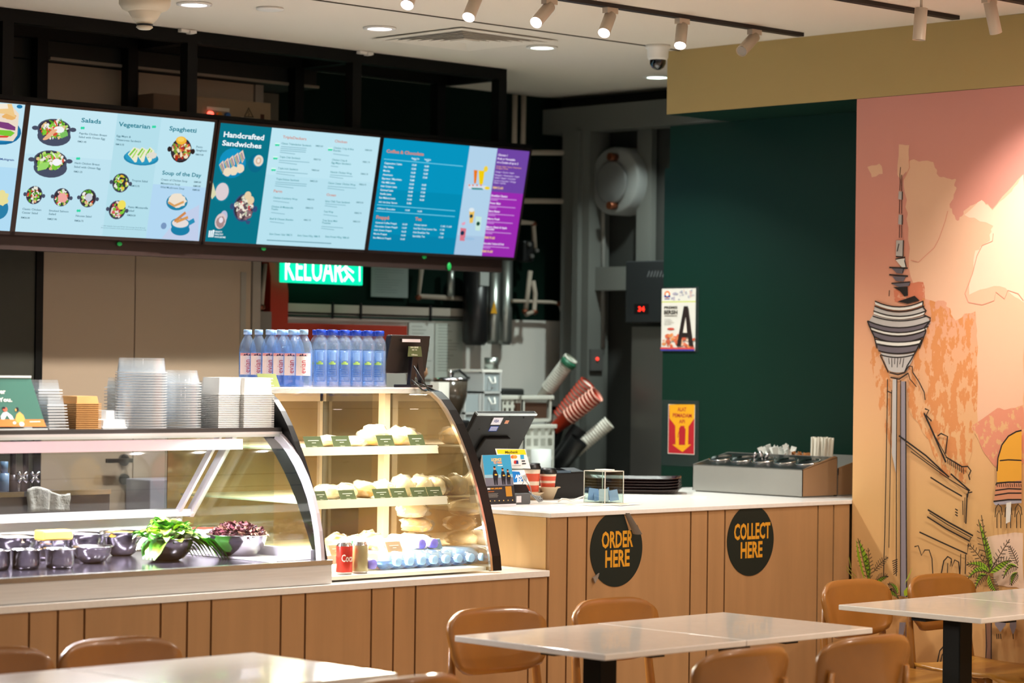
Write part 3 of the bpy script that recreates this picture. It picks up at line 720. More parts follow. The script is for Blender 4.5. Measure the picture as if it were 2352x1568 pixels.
# Salads screen
t,F=screen(5.765,6.693,'menu screen headed salads, vegetarian and spaghetti, second from the left')
W_,H_=F.w,F.h
F.rect(0,0,W_,H_,BG); F.rect(0,H_*.62,W_,H_,'c6e8f3'); F.rect(W_*.46,0,W_*.70,H_,'b5dfeb'); F.rect(W_*.70,H_*.45,W_,H_,'bee4f0'); F.rect(W_*.70,0,W_,H_*.45,'b4d8f2')
setz(F,3.675,(0,180))
F.text('Salads',685,368,37,TL,X2=852,bold=.022,Y2=380); F.text('Vegetarian',1000,402,38,TL,X2=1266,bold=.022,Y2=418); F.text('Spaghetti',1428,438,37,TL,X2=1658,bold=.022,Y2=448); F.text('Soup of the Day',1368,810,34,TL,X2=1698,bold=.022,Y2=830)
def rot_fix(F): pass
tlines(F,[('Paprika Chicken Breast',668,470,905),('Salad with Onsen Egg',664,500,888),('Herb Chicken Breast',630,720,842),('Salad with Onsen Egg',624,752,850),('Egg Mayo &',984,492,1105),('Watercress Sandwich',980,524,1190),('Tropica Salad',1112,868,1245),('Pesto Mozzarella',1080,1092,1248),('Salad',1076,1122,1130),('Classic Chicken',188,1108,348),('Caesar Salad',184,1138,318),('Smoked Salmon',412,1122,578),('Salad',410,1150,470),('Nicoise Salad',638,1166,772),('Pesto',1656,584,1710),('Spaghetti',1654,612,1745),('Cream of Chicken Soup',1358,860,1582),('Minestrone Soup',1356,892,1520),('Wild Mushroom Soup',1352,924,1556)],17,TG,.012)
tlines(F,[('RM21.40',655,538,728),('RM21.25',622,792,694),('RM15.75',976,562,1046),('RM15.75',1104,912,1176),('RM24.20',1072,1160,1142),('RM26.00',176,1180,250),('RM27.90',400,1192,478),('RM26.75',628,1206,702),('RM19.00',1650,648,1716),('RM9.00',1636,880,1695),('RM9.00',1630,914,1690),('RM9.00',1624,946,1684)],15,'2b5a6a',.015)
for x,y in((696,418),(658,676),(662,1116),(1298,408)): F.disc(x-8,y,10,12,'2fd6a4',n=8); F.disc(x+8,y,10,12,'2fd6a4',n=8)
tlines(F,[('* All Salads Served With Dressing And Bread',856,1246,1225),('Prices are inclusive of all taxes, pictures for illustration only',852,1262,1235)],9,'5d8a9a',.004)
salad(F,455,425,142,85,n=95,depth=62); salad(F,420,690,142,85,n=95,depth=62)
F.disc(490,430,45,28,'f4f4f4'); F.disc(470,705,38,30,'f6f6fa')
for i in range(4): F.disc(330+i*18,745-i*4,16,38,'9bd86a',rot=-.5); F.disc(510+i*14,480-i*6,10,26,'7cc060',rot=.5)
for i in range(5): F.disc(385+i*14,500-i*14,34,14,'eab48a',rot=.4)
for x,y in((280,982),(510,1000),(730,1008)): salad(F,x,y,70,78,n=45)
F.disc(510,1005,40,45,'f0a8a0',wob=.2); F.disc(735,1000,30,34,'c8ccd8')
salad(F,1005,878,72,82,n=50,cols=('7fc83a','b6e070','e8e8da','f0c040','5aa028')); salad(F,973,1105,72,80,n=50,cols=('b8404a','7fc83a','e8dad0','d86060'))
F.disc(1010,1062,34,40,'f0e060')
F.disc(1173,668,148,62,'2389b0'); F.disc(1173,655,135,62,'2f9cc4')
for i in range(3): F.shape([(1060+i*70,635-i*8),(1110+i*70,575),(1160+i*62,590+i*8),(1135+i*62,700-i*4),(1120+i*60,705)],'ecebd0'); F.stroke([(1075+i*70,645),(1125+i*62,588)],.008,'7cc83a'); F.stroke([(1098+i*66,665),(1140+i*62,600)],.006,'a8d860')
F.disc(1265,645,40,30,'e0dcd0',wob=.2)
salad(F,1510,602,88,105,pot='2e2424',n=80,cols=('d8553a','e8c060','7a9a3a','f0e0c0','b03020')); F.disc(1508,518,45,34,'f4b93a'); F.disc(1505,510,30,20,'f8d060')
F.disc(1472,1038,90,70,'2384a8'); F.disc(1472,1025,78,58,'efe2cf',wob=.1); F.stroke([(1400,1040),(1450,1070),(1530,1035)],.01,'d9a060')
F.shape([(1340,1345),(1500,1150),(1660,1060),(1650,1365)],'c2cfea')
F.disc(1360,1238,24,28,'7a98c0'); F.disc(1500,1270,80,50,'1c7fa8'); F.shape([(1420,1220),(1580,1220),(1560,1300),(1440,1300)],'1c7fa8'); F.disc(1500,1215,80,45,'2b90b8'); F.disc(1500,1215,70,38,'e6ddda'); F.stroke([(1575,1215),(1618,1190)],.02,'2b90b8')
F.stroke([(1450,1200),(1545,1125)],.012,'d08a50'); F.stroke([(1465,1205),(1565,1165)],.012,'d89a58')
F.build('lit_picture',t)
# leftmost, mostly outside
t,F=screen(4.82,5.742,'menu screen cut by the left edge, a sandwich picture in view')
F.rect(0,0,F.w,F.h,'c3e6f4'); F.rect(0,0,F.w,F.h*.5,'b2dcf4')
setz(F,3.675,(0,180))
F.disc(10,450,170,110,'1b6fa0'); F.disc(0,440,160,100,'2484b8')
F.shape([(-60,260),(100,230),(160,300),(145,480),(110,530),(-60,520)],'ecdcc8'); F.shape([(-60,355),(70,375),(130,410),(128,440),(60,430),(-60,400)],'7d3f7c'); F.shape([(-60,430),(90,440),(125,460),(90,490),(-60,470)],'7cc83a'); F.shape([(-60,480),(80,485),(60,500),(-60,500)],'d84a3a')
F.disc(80,320,60,28,'eab46a',wob=.15); F.shape([(-60,215),(100,215),(130,330),(60,300),(-60,290)],'efc98a'); F.shape([(-60,215),(60,212),(70,255),(-60,260)],'f5ead8'); F.disc(165,238,25,16,'2077a8')
F.text('Multigrain',0,688,18,'2b4a90',X2=118,bold=.02)
F.disc(-10,1100,80,90,'2b7fa8'); F.disc(10,1010,60,60,'e9df9a',wob=.2)
F.build('lit_picture',t)
# Sandwiches screen
t,F=screen(6.723,7.629,'menu screen headed handcrafted sandwiches, second from the right')
W_,H_=F.w,F.h; F.rect(0,0,W_,H_,'b9e2ef'); F.rect(0,H_*.6,W_,H_,'bfe6f2'); F.rect(0,0,W_*.312,H_,'0b7488')
setz(F,4.611,(440,260))
F.text('Handcrafted',338,248,57,'f2fbff',X2=765,bold=.028,Y2=285); F.text('Sandwiches',322,338,55,'f2fbff',X2=738,bold=.028,Y2=370)
F.disc(432,528,145,160,'0f86b4'); F.disc(432,515,135,148,'1391be')
for i in range(5): F.shape([(292+i*52,545-i*30),(335+i*52,500-i*28),(355+i*52,610-i*34),(335+i*50,650-i*30)],'e8cdb8'); F.stroke([(318+i*52,530-i*28),(345+i*51,620-i*32)],.008,'a08a9a'); F.stroke([(305+i*52,545-i*28),(332+i*51,635-i*32)],.004,'7a9a50')
for x,y in((380,620),(445,610),(515,585)): F.disc(x,y,42,48,'eedcc0',wob=.05)
F.disc(678,530,80,98,'0c6a88'); F.disc(705,505,60,68,'1787a8'); F.disc(708,502,50,60,'e9dccb'); F.disc(708,502,30,38,'d8b8a0'); F.disc(708,502,15,22,'efe4d8')
F.disc(318,830,90,110,'118098'); F.disc(322,830,70,95,'dccfd2'); F.shape([(195,720),(225,735),(260,860),(215,910),(190,850)],'dad8b0')
salad(F,550,1000,110,150,pot='36507a',n=110,cols=('d84850','e8dcc8','b8c0a8','8a6a70','f0e8d8','605058')); 
for x,y in((590,870),(620,920)): F.disc(x,y,36,45,'e6cfa8')
F.shape([(560,1130),(620,1140),(600,1175),(575,1170)],'36507a')
F.disc(335,1090,38,62,'b9bfd8'); F.disc(300,1140,58,85,'d9c8c8',rot=-.3); F.disc(300,1150,44,62,'a88a8a',rot=-.3,wob=.1); F.disc(305,1130,22,30,'e8e0e8')
for x in(185,205,225): F.stroke([(x,1240),(x-8,1310)],.008,'e8f4f8')
F.disc(226,1245,12,14,'e8f4f8')
tlines(F,[('HEARTY',240,1258,318),('HEALTHY',236,1285,328),('WHOLESOME',232,1314,352)],17,'e8f4f8',.03)
OC='d08878'
F.text('TripleDeckers',958,262,30,OC,X2=1208,bold=.02,Y2=280); F.text('Chicken',1508,305,28,OC,X2=1640,bold=.02,Y2=312); F.text('Farm',862,834,30,OC,X2=952,bold=.02); F.text('Ocean',1420,872,28,OC,X2=1522,bold=.02)
tlines(F,[('Classic Tripledecker Sandwich',944,325,1262),('Triple Club Sandwich',924,468,1146),('Triple Irish Sandwich',906,588,1122),('Triple Deluxe Sandwich',888,702,1132),('Chicken Cranberry Wrap',856,900,1115),('Chicken & Mozzarella',838,994,1070),('Toastie',834,1020,908),('Beef & Cheese Shambo',820,1122,1070),('Chicken Crisp & Brie',1496,372,1712),('Shambo',1490,400,1575),('Chicken Crisp &',1480,498,1640),('Egg Mayo Sandwich',1474,530,1680),('Hawaiin Chicken Wrap',1462,628,1690),('Classic Caesar Chicken Wrap',1438,744,1730),('Spicy Chilli Tuna Sandwich',1406,936,1670),('Tuna Wrap',1390,1046,1492),('Tuna Savoy Melt',1376,1140,1536),('Toastie',1370,1166,1464),('Extra Cheese / Salad  RM2.75',816,1284,1058),('Extra Cheese Filling  RM4.70',1114,1300,1352),('Extra Protein Filling  RM6.60',1408,1312,1660)],20,'2d8a94',.012)
tlines(F,[('RM23.00',1306,350,1384),('RM27.25',1284,492,1360),('RM26.60',1264,606,1342),('RM25.50',1246,722,1324),('RM23.50',1216,916,1290),('RM24.70',1200,1006,1278),('RM21.75',1180,1134,1254),('RM24.00',1828,394,1902),('RM21.75',1804,520,1880),('RM26.75',1784,646,1860),('RM26.75',1766,758,1840),('RM18.50',1736,948,1810),('RM25.75',1716,1060,1790),('RM23.50',1702,1150,1776)],17,'3b7a84',.015)
for x,y,w,n_ in((938,350,270,4),(918,495,320,2),(890,615,330,2),(880,725,330,3),(856,925,280,1),(834,1048,240,1),(820,1145,250,1),(1490,428,280,1),(1466,556,130,1),(1456,650,240,2),(1432,770,300,2),(1404,956,220,2),(1386,1070,250,1),(1366,1195,230,2)):
    for k in range(n_): F.stroke([(x-k*4,y+k*20),(x+w*(1 if k<n_-1 else .6)-k*4,y+k*20+w*.075)],.0035,'8cbcca')
F.stroke([(786,1340),(1470,1376)],.004,'6a9aa8')
for x,y in((898,330),(878,472),(858,594),(1458,380)): F.disc(x-11,y,14,17,'2fd6a4',n=8); F.disc(x+11,y,14,17,'2fd6a4',n=8); F.stroke([(x-25,y-12),(x+25,y-10)],.005,'d8fff4')
F.build('lit_picture',t)
# Coffee screen
t,F=screen(7.65,8.574,'menu screen listing coffee and chocolate on blue with a purple column, rightmost')
W_,H_=F.w,F.h; F.rect(0,0,W_,H_,'048cb4'); F.rect(0,H_*.55,W_,H_,'0694bf'); F.rect(0,0,W_,H_*.15,'0784ac'); F.rect(W_*.578,0,W_*.772,H_,'b2d2ea'); F.rect(W_*.772,0,W_,H_*.60,'9b2bb0'); F.rect(W_*.772,H_*.60,W_,H_,'6f45a4')
F.rect(W_*.578,0,W_*.772,H_*.18,'a9c6e2')
setz(F,4.9,(820,300))
OC='e0896a'
F.text('Coffee & Chocolate',330,245,36,OC,X2=752,bold=.03,Y2=275); F.text('Frapp\u00e9',214,990,38,OC,X2=362,bold=.03); F.text('Tea',652,1008,36,OC,X2=726,bold=.03)
names=['Cappuccino / Latte','Flat White','Mocha','Americano','Espresso / Macchiato','Oat Milk Latte','Irish Cream Latte','Caramel Latte','Vanilla Latte','Sun Malacca Latte']
ends=[505,410,368,400,502,425,446,405,382,430]
for i,(s,e) in enumerate(zip(names,ends)): F.text(s,308-i*6.8,372+i*43.2,21,'e8fbff',X2=e,bold=.02,Y2=385+i*43.2)
for i in range(11): F.text(['15.00','13.00','16.60','12.60','9.80','15.60','15.60','16.60','15.60','15.60','3.00'][i],618-i*6,394+i*43,20,'e8fbff',X2=668-i*6,bold=.03)
for i in range(10):
    if i!=4: F.text(['16.00','15.00','16.60','13.60','','16.60','16.60','17.60','16.60','16.60'][i],758-i*6,408+i*42,20,'e8fbff',X2=806-i*6,bold=.03)
tlines(F,[('Regular 12oz',612,318,700),('HOT',640,336,668),('Iced 16oz',758,330,830),('ICED',778,348,806),("O'Briens Chocolate",225,882,428),('14.00',540,902,590),('16.00',678,914,728),('Add 1 shot Syrup / Espresso',240,808,452),
 ('Caramel Coffee Frapp\u00e9',204,1040,446),('Chocolate Cream Frapp\u00e9',197,1082,454),('Irish Cream Frapp\u00e9',190,1124,386),('Mocha Frapp\u00e9',184,1166,334),('Sun Malacca Frapp\u00e9',177,1210,380),('16.60',508,1060,562),('16.60',503,1100,555),('16.60',498,1142,550),('16.60',493,1184,543),('16.60',485,1226,535),
 ('Honey Lemon',642,1064,782),('Iced Earl Grey Lemon Tea',634,1106,894),('Irish Breakfast Tea',628,1150,812),('Speciality Tea',622,1192,760),('11.00',938,1082,988),('11.00',930,1122,980),('9.80',932,1164,972),('11.00',918,1206,966),('11.60',1004,1086,1060)],19,'dff8ff',.02)
for a in((300,318,1190,400),(222,832,1102,902),(210,902,1098,966)): F.stroke([a[:2],a[2:]],.0035,'6fd0ee')
tlines(F,[('Choose 1',1584,280,1690),('Fruit or Vegetable',1578,322,1778),('or a Combo of up to 3',1570,362,1812),('Breakfast Classics',1508,738,1690),('Power Blast',1492,822,1612),('Berry Blaster',1480,912,1606),('Mango Fresh',1464,998,1600),('Mango Classic & Apple',1450,1090,1684),('Smoothie',1446,1114,1540),('Smoothie Yoghurt & Fruit',1420,1276,1650)],22,'f4e6ff',.03)
tlines(F,[('Orange + Carrot + Apple',1552,468,1765),('Pineapple + Watermelon + Apple',1546,504,1825),('Celery + Apple + Cucumber',1542,534,1785),('Carrot + Cucumber + Orange',1538,566,1784),('Guava + Lychee',1534,590,1670)],17,'e0d0f4',.015)
tlines(F,[('Orange / Apple / Carrot / Watermelon',1562,404,1850),('Dragon Fruit',1560,426,1696)],14,'f0b080',.015)
tlines(F,[('RM15.60',1524,650,1640),('RM19.60',1430,1212,1546),('RM19.60',1402,1366,1522)],26,'f5c98a',.03)
for x,y in((1500,760),(1488,848),(1474,934),(1458,1022),(1440,1136),(1416,1298)):
    for k in range(2): F.stroke([(x-k*4,y+k*16),(x+(290 if k==0 else 80),y+k*16+(20 if k==0 else 5))],.0035,'d09ae0')
F.shape([(1310,440),(1352,445),(1335,590),(1312,595)],'e87a20'); F.shape([(1362,445),(1432,450),(1412,600),(1372,605)],'f0cc10'); F.disc(1445,430,24,34,'f0d040'); F.shape([(1245,600),(1450,620),(1480,660),(1250,650)],'d8e0ea'); F.shape([(1280,640),(1400,645),(1420,665),(1290,660)],'2a8a88'); F.disc(1460,645,30,18,'f0d030')
for x in(1260,1300,1345,1390): F.disc(x,612,12,10,'e06a4a',n=6)
F.shape([(1258,900),(1318,905),(1298,1035),(1262,1040)],'edc15a'); F.disc(1280,960,18,22,'1d3c4a'); F.disc(1285,890,30,24,'dfe9ee')
F.shape([(1330,960),(1398,970),(1378,1125),(1325,1120)],'c9e8dc'); F.disc(1358,1045,20,24,'1d4a3a'); F.shape([(1160,1090),(1225,1100),(1205,1240),(1150,1235)],'d9788a'); F.disc(1180,1150,22,26,'1d3550'); F.disc(1195,1045,26,22,'e6a0b8',n=6,wob=.3); F.disc(1260,1215,60,16,'9cc0e0')
F.build('lit_picture',t)
# light the screens give to the room
# ================================================================== kitchen back
# electric panel
p0=U(440,214,y=9.12); p1=U(622,282,y=9.12)
t=thing('electrical_panel','beige electrical panel box with red, amber and blue lamps above the menu screens','electrical panel',((p0.x+p1.x)/2,9.2,2.6))
PB=mat('panel_box_beige','8f7a5c',.6)
MB().box(p0.x,p1.x,9.12,9.26,2.60,U(500,225,y=9.12).z).build('box',PB,t,bevel=.004)
for px,py,c,e in((483,262,'ff3020','ff5040'),(503,264,'b87a18',None),(522,265,'1c5aa0',None)):
    q=U(px,py,y=9.115); MB().ring((q.x,9.12,q.z),(q.x,9.105,q.z),.014,.012,16).build('indicator_lamp',mat('ind_'+c,c,.3,emis=e,es=4),t)
F=Flat((p0.x,9.1185,2.6),(1,0,0),(0,0,1)); 
F.shape([(571,246),(560,269),(583,270)],'1b1a16'); F.shape([(571,250),(563,267),(580,268)],'8f7a5c'); F.stroke([(572,254),(569,260),(573,261),(570,267)],.003,'1b1a16'); F.rect(*F.L(553,276),*F.L(590,272),'c9c2b0'); F.rect(*F.L(475,252),*F.L(527,249),'c9c2b0'); F.rect(*F.L(598,282),*F.L(607,263),'4a2c20')
F.build('warning_mark',t)
p=U(340,215,y=9.14); q=U(415,260,y=9.14)
MB().box(p.x,q.x-.01,9.1,9.24,2.58,p.z).build('cardboard_box',mat('cardboard','6a5440',.8),tag=('brown cardboard box on the left of the electrical panel','box'))
# exit sign
a=U(651,597,y=9.5); b=U(833,655,y=9.5)
t=thing('exit_sign','green lit exit sign partly hidden by the menu rail','exit sign',((a.x+b.x)/2,9.52,b.z))
MB().box(a.x,b.x,9.50,9.53,b.z+.0,b.z+.21).build('lit_panel',mat('exit_green','10c89a',.5,emis='00d59c',es=1.5),t,bevel=.003)
F=Flat((a.x,9.4985,b.z),(1,0,0),(0,0,1),kind='d'); XM=mat('exit_white','ffffff',.5,emis='f4fff8',es=2.2)
F.text('KELUAR',655,642,62,XM,X2=788,bold=0,Y2=652)
F.stroke([(800,600),(792,618),(800,632),(790,645)],.014,XM); F.stroke([(796,612),(782,622)],.009,XM); F.stroke([(798,615),(812,626)],.009,XM); F.stroke([(800,630),(812,645)],.012,XM); F.disc(806,597,7,7,XM); F.stroke([(816,606),(826,606),(826,646)],.006,XM)
F.build('lettering',t)
MB().box(a.x+.05,a.x+.08,9.512,9.518,b.z+.21,3.0).box(b.x-.08,b.x-.05,9.512,9.518,b.z+.21,3.0).build('hanger',BLACK,t)
# red-orange frame
RED=mat('red_frame_paint','a32a10',.6); 
a=U(608,600,y=9.56); b=U(660,766,y=9.56); c=U(935,766,y=9.56); e=U(935,748,y=9.56)
rf=thing('red_frame','red-orange steel frame against the kitchen wall behind the bottles','frame',(b.x,9.57,1.3))
xl=U(618,700,y=9.56).x; xr_=U(657,700,y=9.56).x
MB().prism([(xl-.05,9.55,2.25),(xr_-.03,9.55,2.25),(xr_-.01,9.55,2.0),(xr_+.005,9.55,1.93),(xr_+.005,9.55,1.2),(xl,9.55,1.2),(xl,9.55,2.0)],(0,.05,0)).build('upright',RED,rf)
MB().box(xr_+.005,c.x,9.56,9.60,c.z-.05,e.z).build('crossbar',RED,rf)
# trunking on wall, notice papers
a=U(655,700,y=9.6); b=U(1072,722,y=9.6)
tr=thing('cable_trunking','pale cable trunking running along the kitchen wall under the exit sign','trunking',(a.x,9.6,a.z-.02))
MB().box(a.x,b.x,9.585,9.611,b.z-.012,b.z+.028).build('trunk',mat('grey_trunking','a49e93',.6),tr)
MB().ring((a.x,9.59,b.z-.03),(b.x,9.59,b.z-.03),.006,.006,8).build('green_pipe',mat('dark_green_pipe','12352a',.5),tr)
for x in(a.x+.28,a.x+.46,a.x+.92): MB().box(x-.006,x+.006,9.578,9.586,b.z-.04,b.z+.04).build('clip',BLKP,tr)
PAP=mat('notice_paper','cfd4cf',.6)
def sheet(x0,y0,x1,y1,yy,label,lines,m_=PAP,tilt=0,nm='notice_sheet',ink='6a7470',seed=1):
    a=U(x0,y0,y=yy); b=U(x1,y1,y=yy)
    o=MB().prism([(a.x,yy,a.z),(a.x+tilt,yy,b.z),(b.x,yy,b.z),(b.x+tilt*0,yy,a.z)],(0,.0015,0)).build(nm,m_,tag=(label,'notice'))
    F=Flat((a.x,yy-.0006,b.z),(1,0,0),(0,0,1)); w=b.x-a.x; h=a.z-b.z; rnd=random.Random(seed)
    for i in range(lines):
        zz=h*(.92-.84*i/lines); F.rect(w*.1,zz-h*.008,w*(.4+.5*rnd.random()),zz,ink)
    F.build('printed_lines',o); return o
sheet(853,612,937,684,9.61,'pale notice sheet on the dark green kitchen wall right of the exit sign',10,mat('notice_dim','7f8f8c',.6),tilt=.0,ink='4e5c5c',seed=2)
sheet(940,738,996,870,9.60,'left of two printed sheets on the tiled wall beside the black filter',14,seed=3)
sheet(1000,735,1062,868,9.60,'right of two printed sheets on the tiled wall beside the black filter',16,mat('notice_paper2','c4ccc4',.6),seed=4)
# water filters
def cyl(px0,px1,py0,py1,yy,m_,nm,label,cat,cap=None):
    a=U(px0,py0,y=yy); b=U(px1,py1,y=yy); cx=(a.x+b.x)/2; r=abs(b.x-a.x)/2; 
    t=thing(nm,label,cat,(cx,yy,b.z)); mb=MB().lathe([(0,b.z),(r*.75,b.z),(r,b.z+.02),(r,a.z),(0,a.z)],(cx,yy,0),20); mb.build('cartridge',m_,t)
    return t,cx,r,a.z,b.z
t,cx,r,zt,zb=cyl(1072,1112,610,793,9.50,BLKP,'water_filter','black water filter cartridge with a white label on the kitchen wall','water filter')
MB().box(cx-.03,cx+.03,9.50-r-.002,9.50-r+.01,zt-.10,zt-.03).build('paper_label',mat('filter_label','9aa09e',.6),t)
cyl(1122,1143,622,790,9.50,mat('dull_steel','9aa09c',.35,.9),'water_filter','slim steel filter tube with a yellow sticker beside the black cartridge','water filter')
t,cx,r,zt,zb=cyl(1150,1171,598,792,9.55,mat('dull_steel','9aa09c'),'water_filter','right-hand slim steel filter tube below the end of the menu screens','water filter')
p=U(1137,706,y=9.45); MB().prism([(p.x-.02,9.46,p.z-.03),(p.x+.025,9.46,p.z-.03),(p.x+.005,9.46,p.z+.035)],(0,.002,0)).build('yellow_sticker',mat('yellow_tag','c8921e',.5),tag=('small yellow triangular sticker on the steel filter tube','sticker'))
# pipes
PIPE=mat('lagged_pipe','9b9184',.7); COP=mat('copper_fitting','6a3820',.4,.6)
def pipe(pts,label,yy=9.52,r=.014,m_=PIPE,joints=()):
    P=[U(x,y,y=yy) for x,y in pts]; t=thing('water_pipe',label,'pipe',(P[0].x,yy,min(q.z for q in P)),group='kitchen water pipes')
    MB().tube(P,r,8).build('pipe_run',m_,t)
    for x,y in joints:
        q=U(x,y,y=yy-.003); MB().blob(q,(.022,.016,.016),1,0).build('copper_joint',COP,t)
pipe([(1183,218),(1181,345)],'left of two pale vertical pipes dropping from the ceiling by the screen end')
pipe([(1203,218),(1201,345)],'right of two pale vertical pipes dropping from the ceiling by the screen end')
pipe([(1205,350),(1345,351),(1420,356)],'upper horizontal pipe running to the water heater',9.45,joints=((1318,350),(1330,351),(1388,355)))
pipe([(1195,461),(1300,462),(1352,463),(1385,463)],'lower horizontal pipe running to the water heater',9.45,joints=((1300,461),(1308,462),(1352,463),(1376,463)))
pipe([(1192,510),(1225,512),(1228,570)],'short bent pipe right of the menu screens',9.5,joints=((1226,514),))
pipe([(1218,622),(1207,715)],'left of two slanting pipes beside the filters',9.5,.013,joints=((1206,715),))
pipe([(1224,645),(1229,675),(1227,715),(1208,722)],'right of two slanting pipes beside the filters',9.49,.013,joints=((1228,716),))
pipe([(1176,691),(1268,694),(1285,697),(1334,850)],'thin pipe running right then slanting down behind the cup dispensers',9.5,.009,joints=((1284,697),))
pipe([(1384,466),(1386,478),(1385,800)],'grey vertical drain pipe below the water heater',9.24,.012,mat('grey_pipe','7a7a76',.6))
pipe([(968,618),(961,680),(1070,686)],'bent pipe left of the black filter cartridge',9.58,.013,joints=((961,683),))
pipe([(1035,615),(1035,680)],'short vertical steel pipe beside the black filter cartridge',9.56,.02,mat('dull_steel','9aa09c'))
pipe([(590,600),(588,760)],'upper-left thin pipe beside the beige doors',9.4,.010,joints=((588,690),(588,730)))
pipe([(609,605),(601,700)],'slanting thin pipe left of the red frame',9.45,.010,joints=((601,705),))
MB().box(U(598,715,y=9.5).x,U(624,715,y=9.5).x,9.5,9.6,1.4,U(600,715,y=9.5).z).build('grey_switch_box',mat('grey_box','77726a',.6),tag=('grey box between the beige doors and the red frame','box'))
# valve cluster right of screens
c=U(1212,575,y=9.5); t=thing('valve_cluster','dark valve cluster with gauges right of the coffee screen','valve',(c.x,9.5,c.z-.05))
MB().box(c.x-.045,c.x+.03,9.48,9.56,c.z-.06,c.z+.05).build('valve_body',BLKP,t,bevel=.01)
for dx,dz in((-.02,.03),(0,-.03),(.035,.0)): MB().ring((c.x+dx,9.478,c.z+dz),(c.x+dx,9.46,c.z+dz),.012,.01,10).build('gauge',mat('gauge_grey','6a6a68',.4,.4),t)
# water heater: horizontal cylinder
h0=U(1408,415,y=9.12); R_=.175
t=thing('water_heater','grey horizontal cylindrical water heater under the kitchen ceiling','water heater',(h0.x+.3,9.12,h0.z-R_))
HG=mat('heater_grey','7d807f',.45)
RX=Matrix.Rotation(PI/2,3,'Y')
MB().lathe([(0,0),(R_*.92,0),(R_,.012),(R_,.62),(0,.62)],(h0.x,9.12,h0.z),40,R=RX).build('tank',HG,t)
MB().lathe([(R_*.60,-.004),(R_*.64,-.014),(R_*.58,-.02),(0,-.02)],(h0.x,9.12,h0.z-.01),32,R=RX).build('end_cover',mat('heater_cover','6a6c6c',.4),t)
for zz in(.12,-.13): MB().ring((h0.x,9.10,h0.z+zz),(h0.x-.05,9.10,h0.z+zz),.02,.02,12).build('pipe_stub',COP,t)
MB().lathe([(R_+.002,.16),(R_+.002,.17)],(h0.x,9.12,h0.z),40,R=RX).build('band',mat('heater_band','55585a',.5),t)
MB().box(h0.x+.15,h0.x+.18,8.98,9.5,h0.z+R_,2.99).build('hanger',GREYC,t)
# stainless unit with dark head and red display
a=U(1437,600,x=9.40); b=U(1523,750,x=9.40)
t=thing('ice_machine','tall steel kitchen appliance with dark head and red digits','ice machine',(9.5,8.75,0))
MB().box(9.40,9.6,8.45,a.y,b.z+.02,a.z).build('head',mat('dark_grey_panel','303234',.4,.5),t,bevel=.006)
MB().box(9.42,9.6,8.45,a.y-.03,0,b.z).build('body',mat('dull_appliance_steel','6e6c68',.35,.8),t)
q=U(1473,709,x=9.399); F=Flat((9.3995,q.y,q.z),(0,-1,0),(0,0,1)); F.n=Vector((-1,0,0)); F.rect(-.05,-.025,.05,.025,'0a0506'); F.text('34',-.022,-.012,.024,mat('red_digits','ff2010',.4,emis='ff2a1a',es=3),px=False,X2=.044,bold=.02)
F.build('display',t); F=Flat((9.3995,q.y,q.z),(0,-1,0),(0,0,1)); F.n=Vector((-1,0,0))
for i in range(6): F.stroke([(1487+i*7,636),(1492+i*7,622)],.006,'5c5e60')
F.build('vent_slots',t)
# red indicator switch on column
q=U(1370,824,y=9.24); o=MB().box(q.x-.045,q.x+.045,9.235,9.25,q.z-.06,q.z+.05).build('wall_switch',mat('switch_grey','4c4c4a',.6),tag=('grey wall switch with a red light on the column','switch'))
MB().ring((q.x-.002,9.235,q.z),(q.x-.002,9.228,q.z),.008,.008,10).build('red_light',mat('red_led','ff3020',.4,emis='ff4030',es=2),o)
# ================================================================== salad display case
ZD=.918
sc=thing('salad_display_case','curved glass refrigerated salad display case at the left end of the counter','display case',(4.8,7.1,LOWZ+.024))
X0,X1=3.5,5.62
BST=mat('base_steel','e2e4e4',.4,.1,noise=.05,nscale=6,stretch=(1,1,30)); LILAC=mat('lilac_white_metal','d9d2de',.35)
MB().box(X0,X1+.03,6.735,6.75,LOWZ+.024,ZD-.012).box(X1+.012,X1+.03,6.75,7.45,LOWZ+.024,ZD-.012).build('base_front',BST,sc,bevel=.002)
MB().box(X0,X1+.03,6.732,6.765,ZD-.012,ZD+.004).build('front_rail',mat('rail_metal','b9bab4',.2,.9),sc)
MB().box(X0,X1+.01,6.765,7.55,ZD-.03,ZD-.004).build('deck',mat('dark_deck','3b3640',.16,.6),sc)
prof=[(6.748,ZD+.002),(6.752,.96),(6.762,1.02),(6.779,1.08),(6.803,1.14),(6.838,1.20),(6.878,1.253),(6.925,1.302),(6.965,1.333),(6.998,1.352)]
g=MB(); rows=[g._v([(X0,y,z),(X1-.008,y,z)]) for y,z in prof]
for A,B in zip(rows,rows[1:]): f=g.b.faces.new([A[0],A[1],B[1],B[0]]); f.smooth=True
g.build('curved_glass',GLASS,sc)
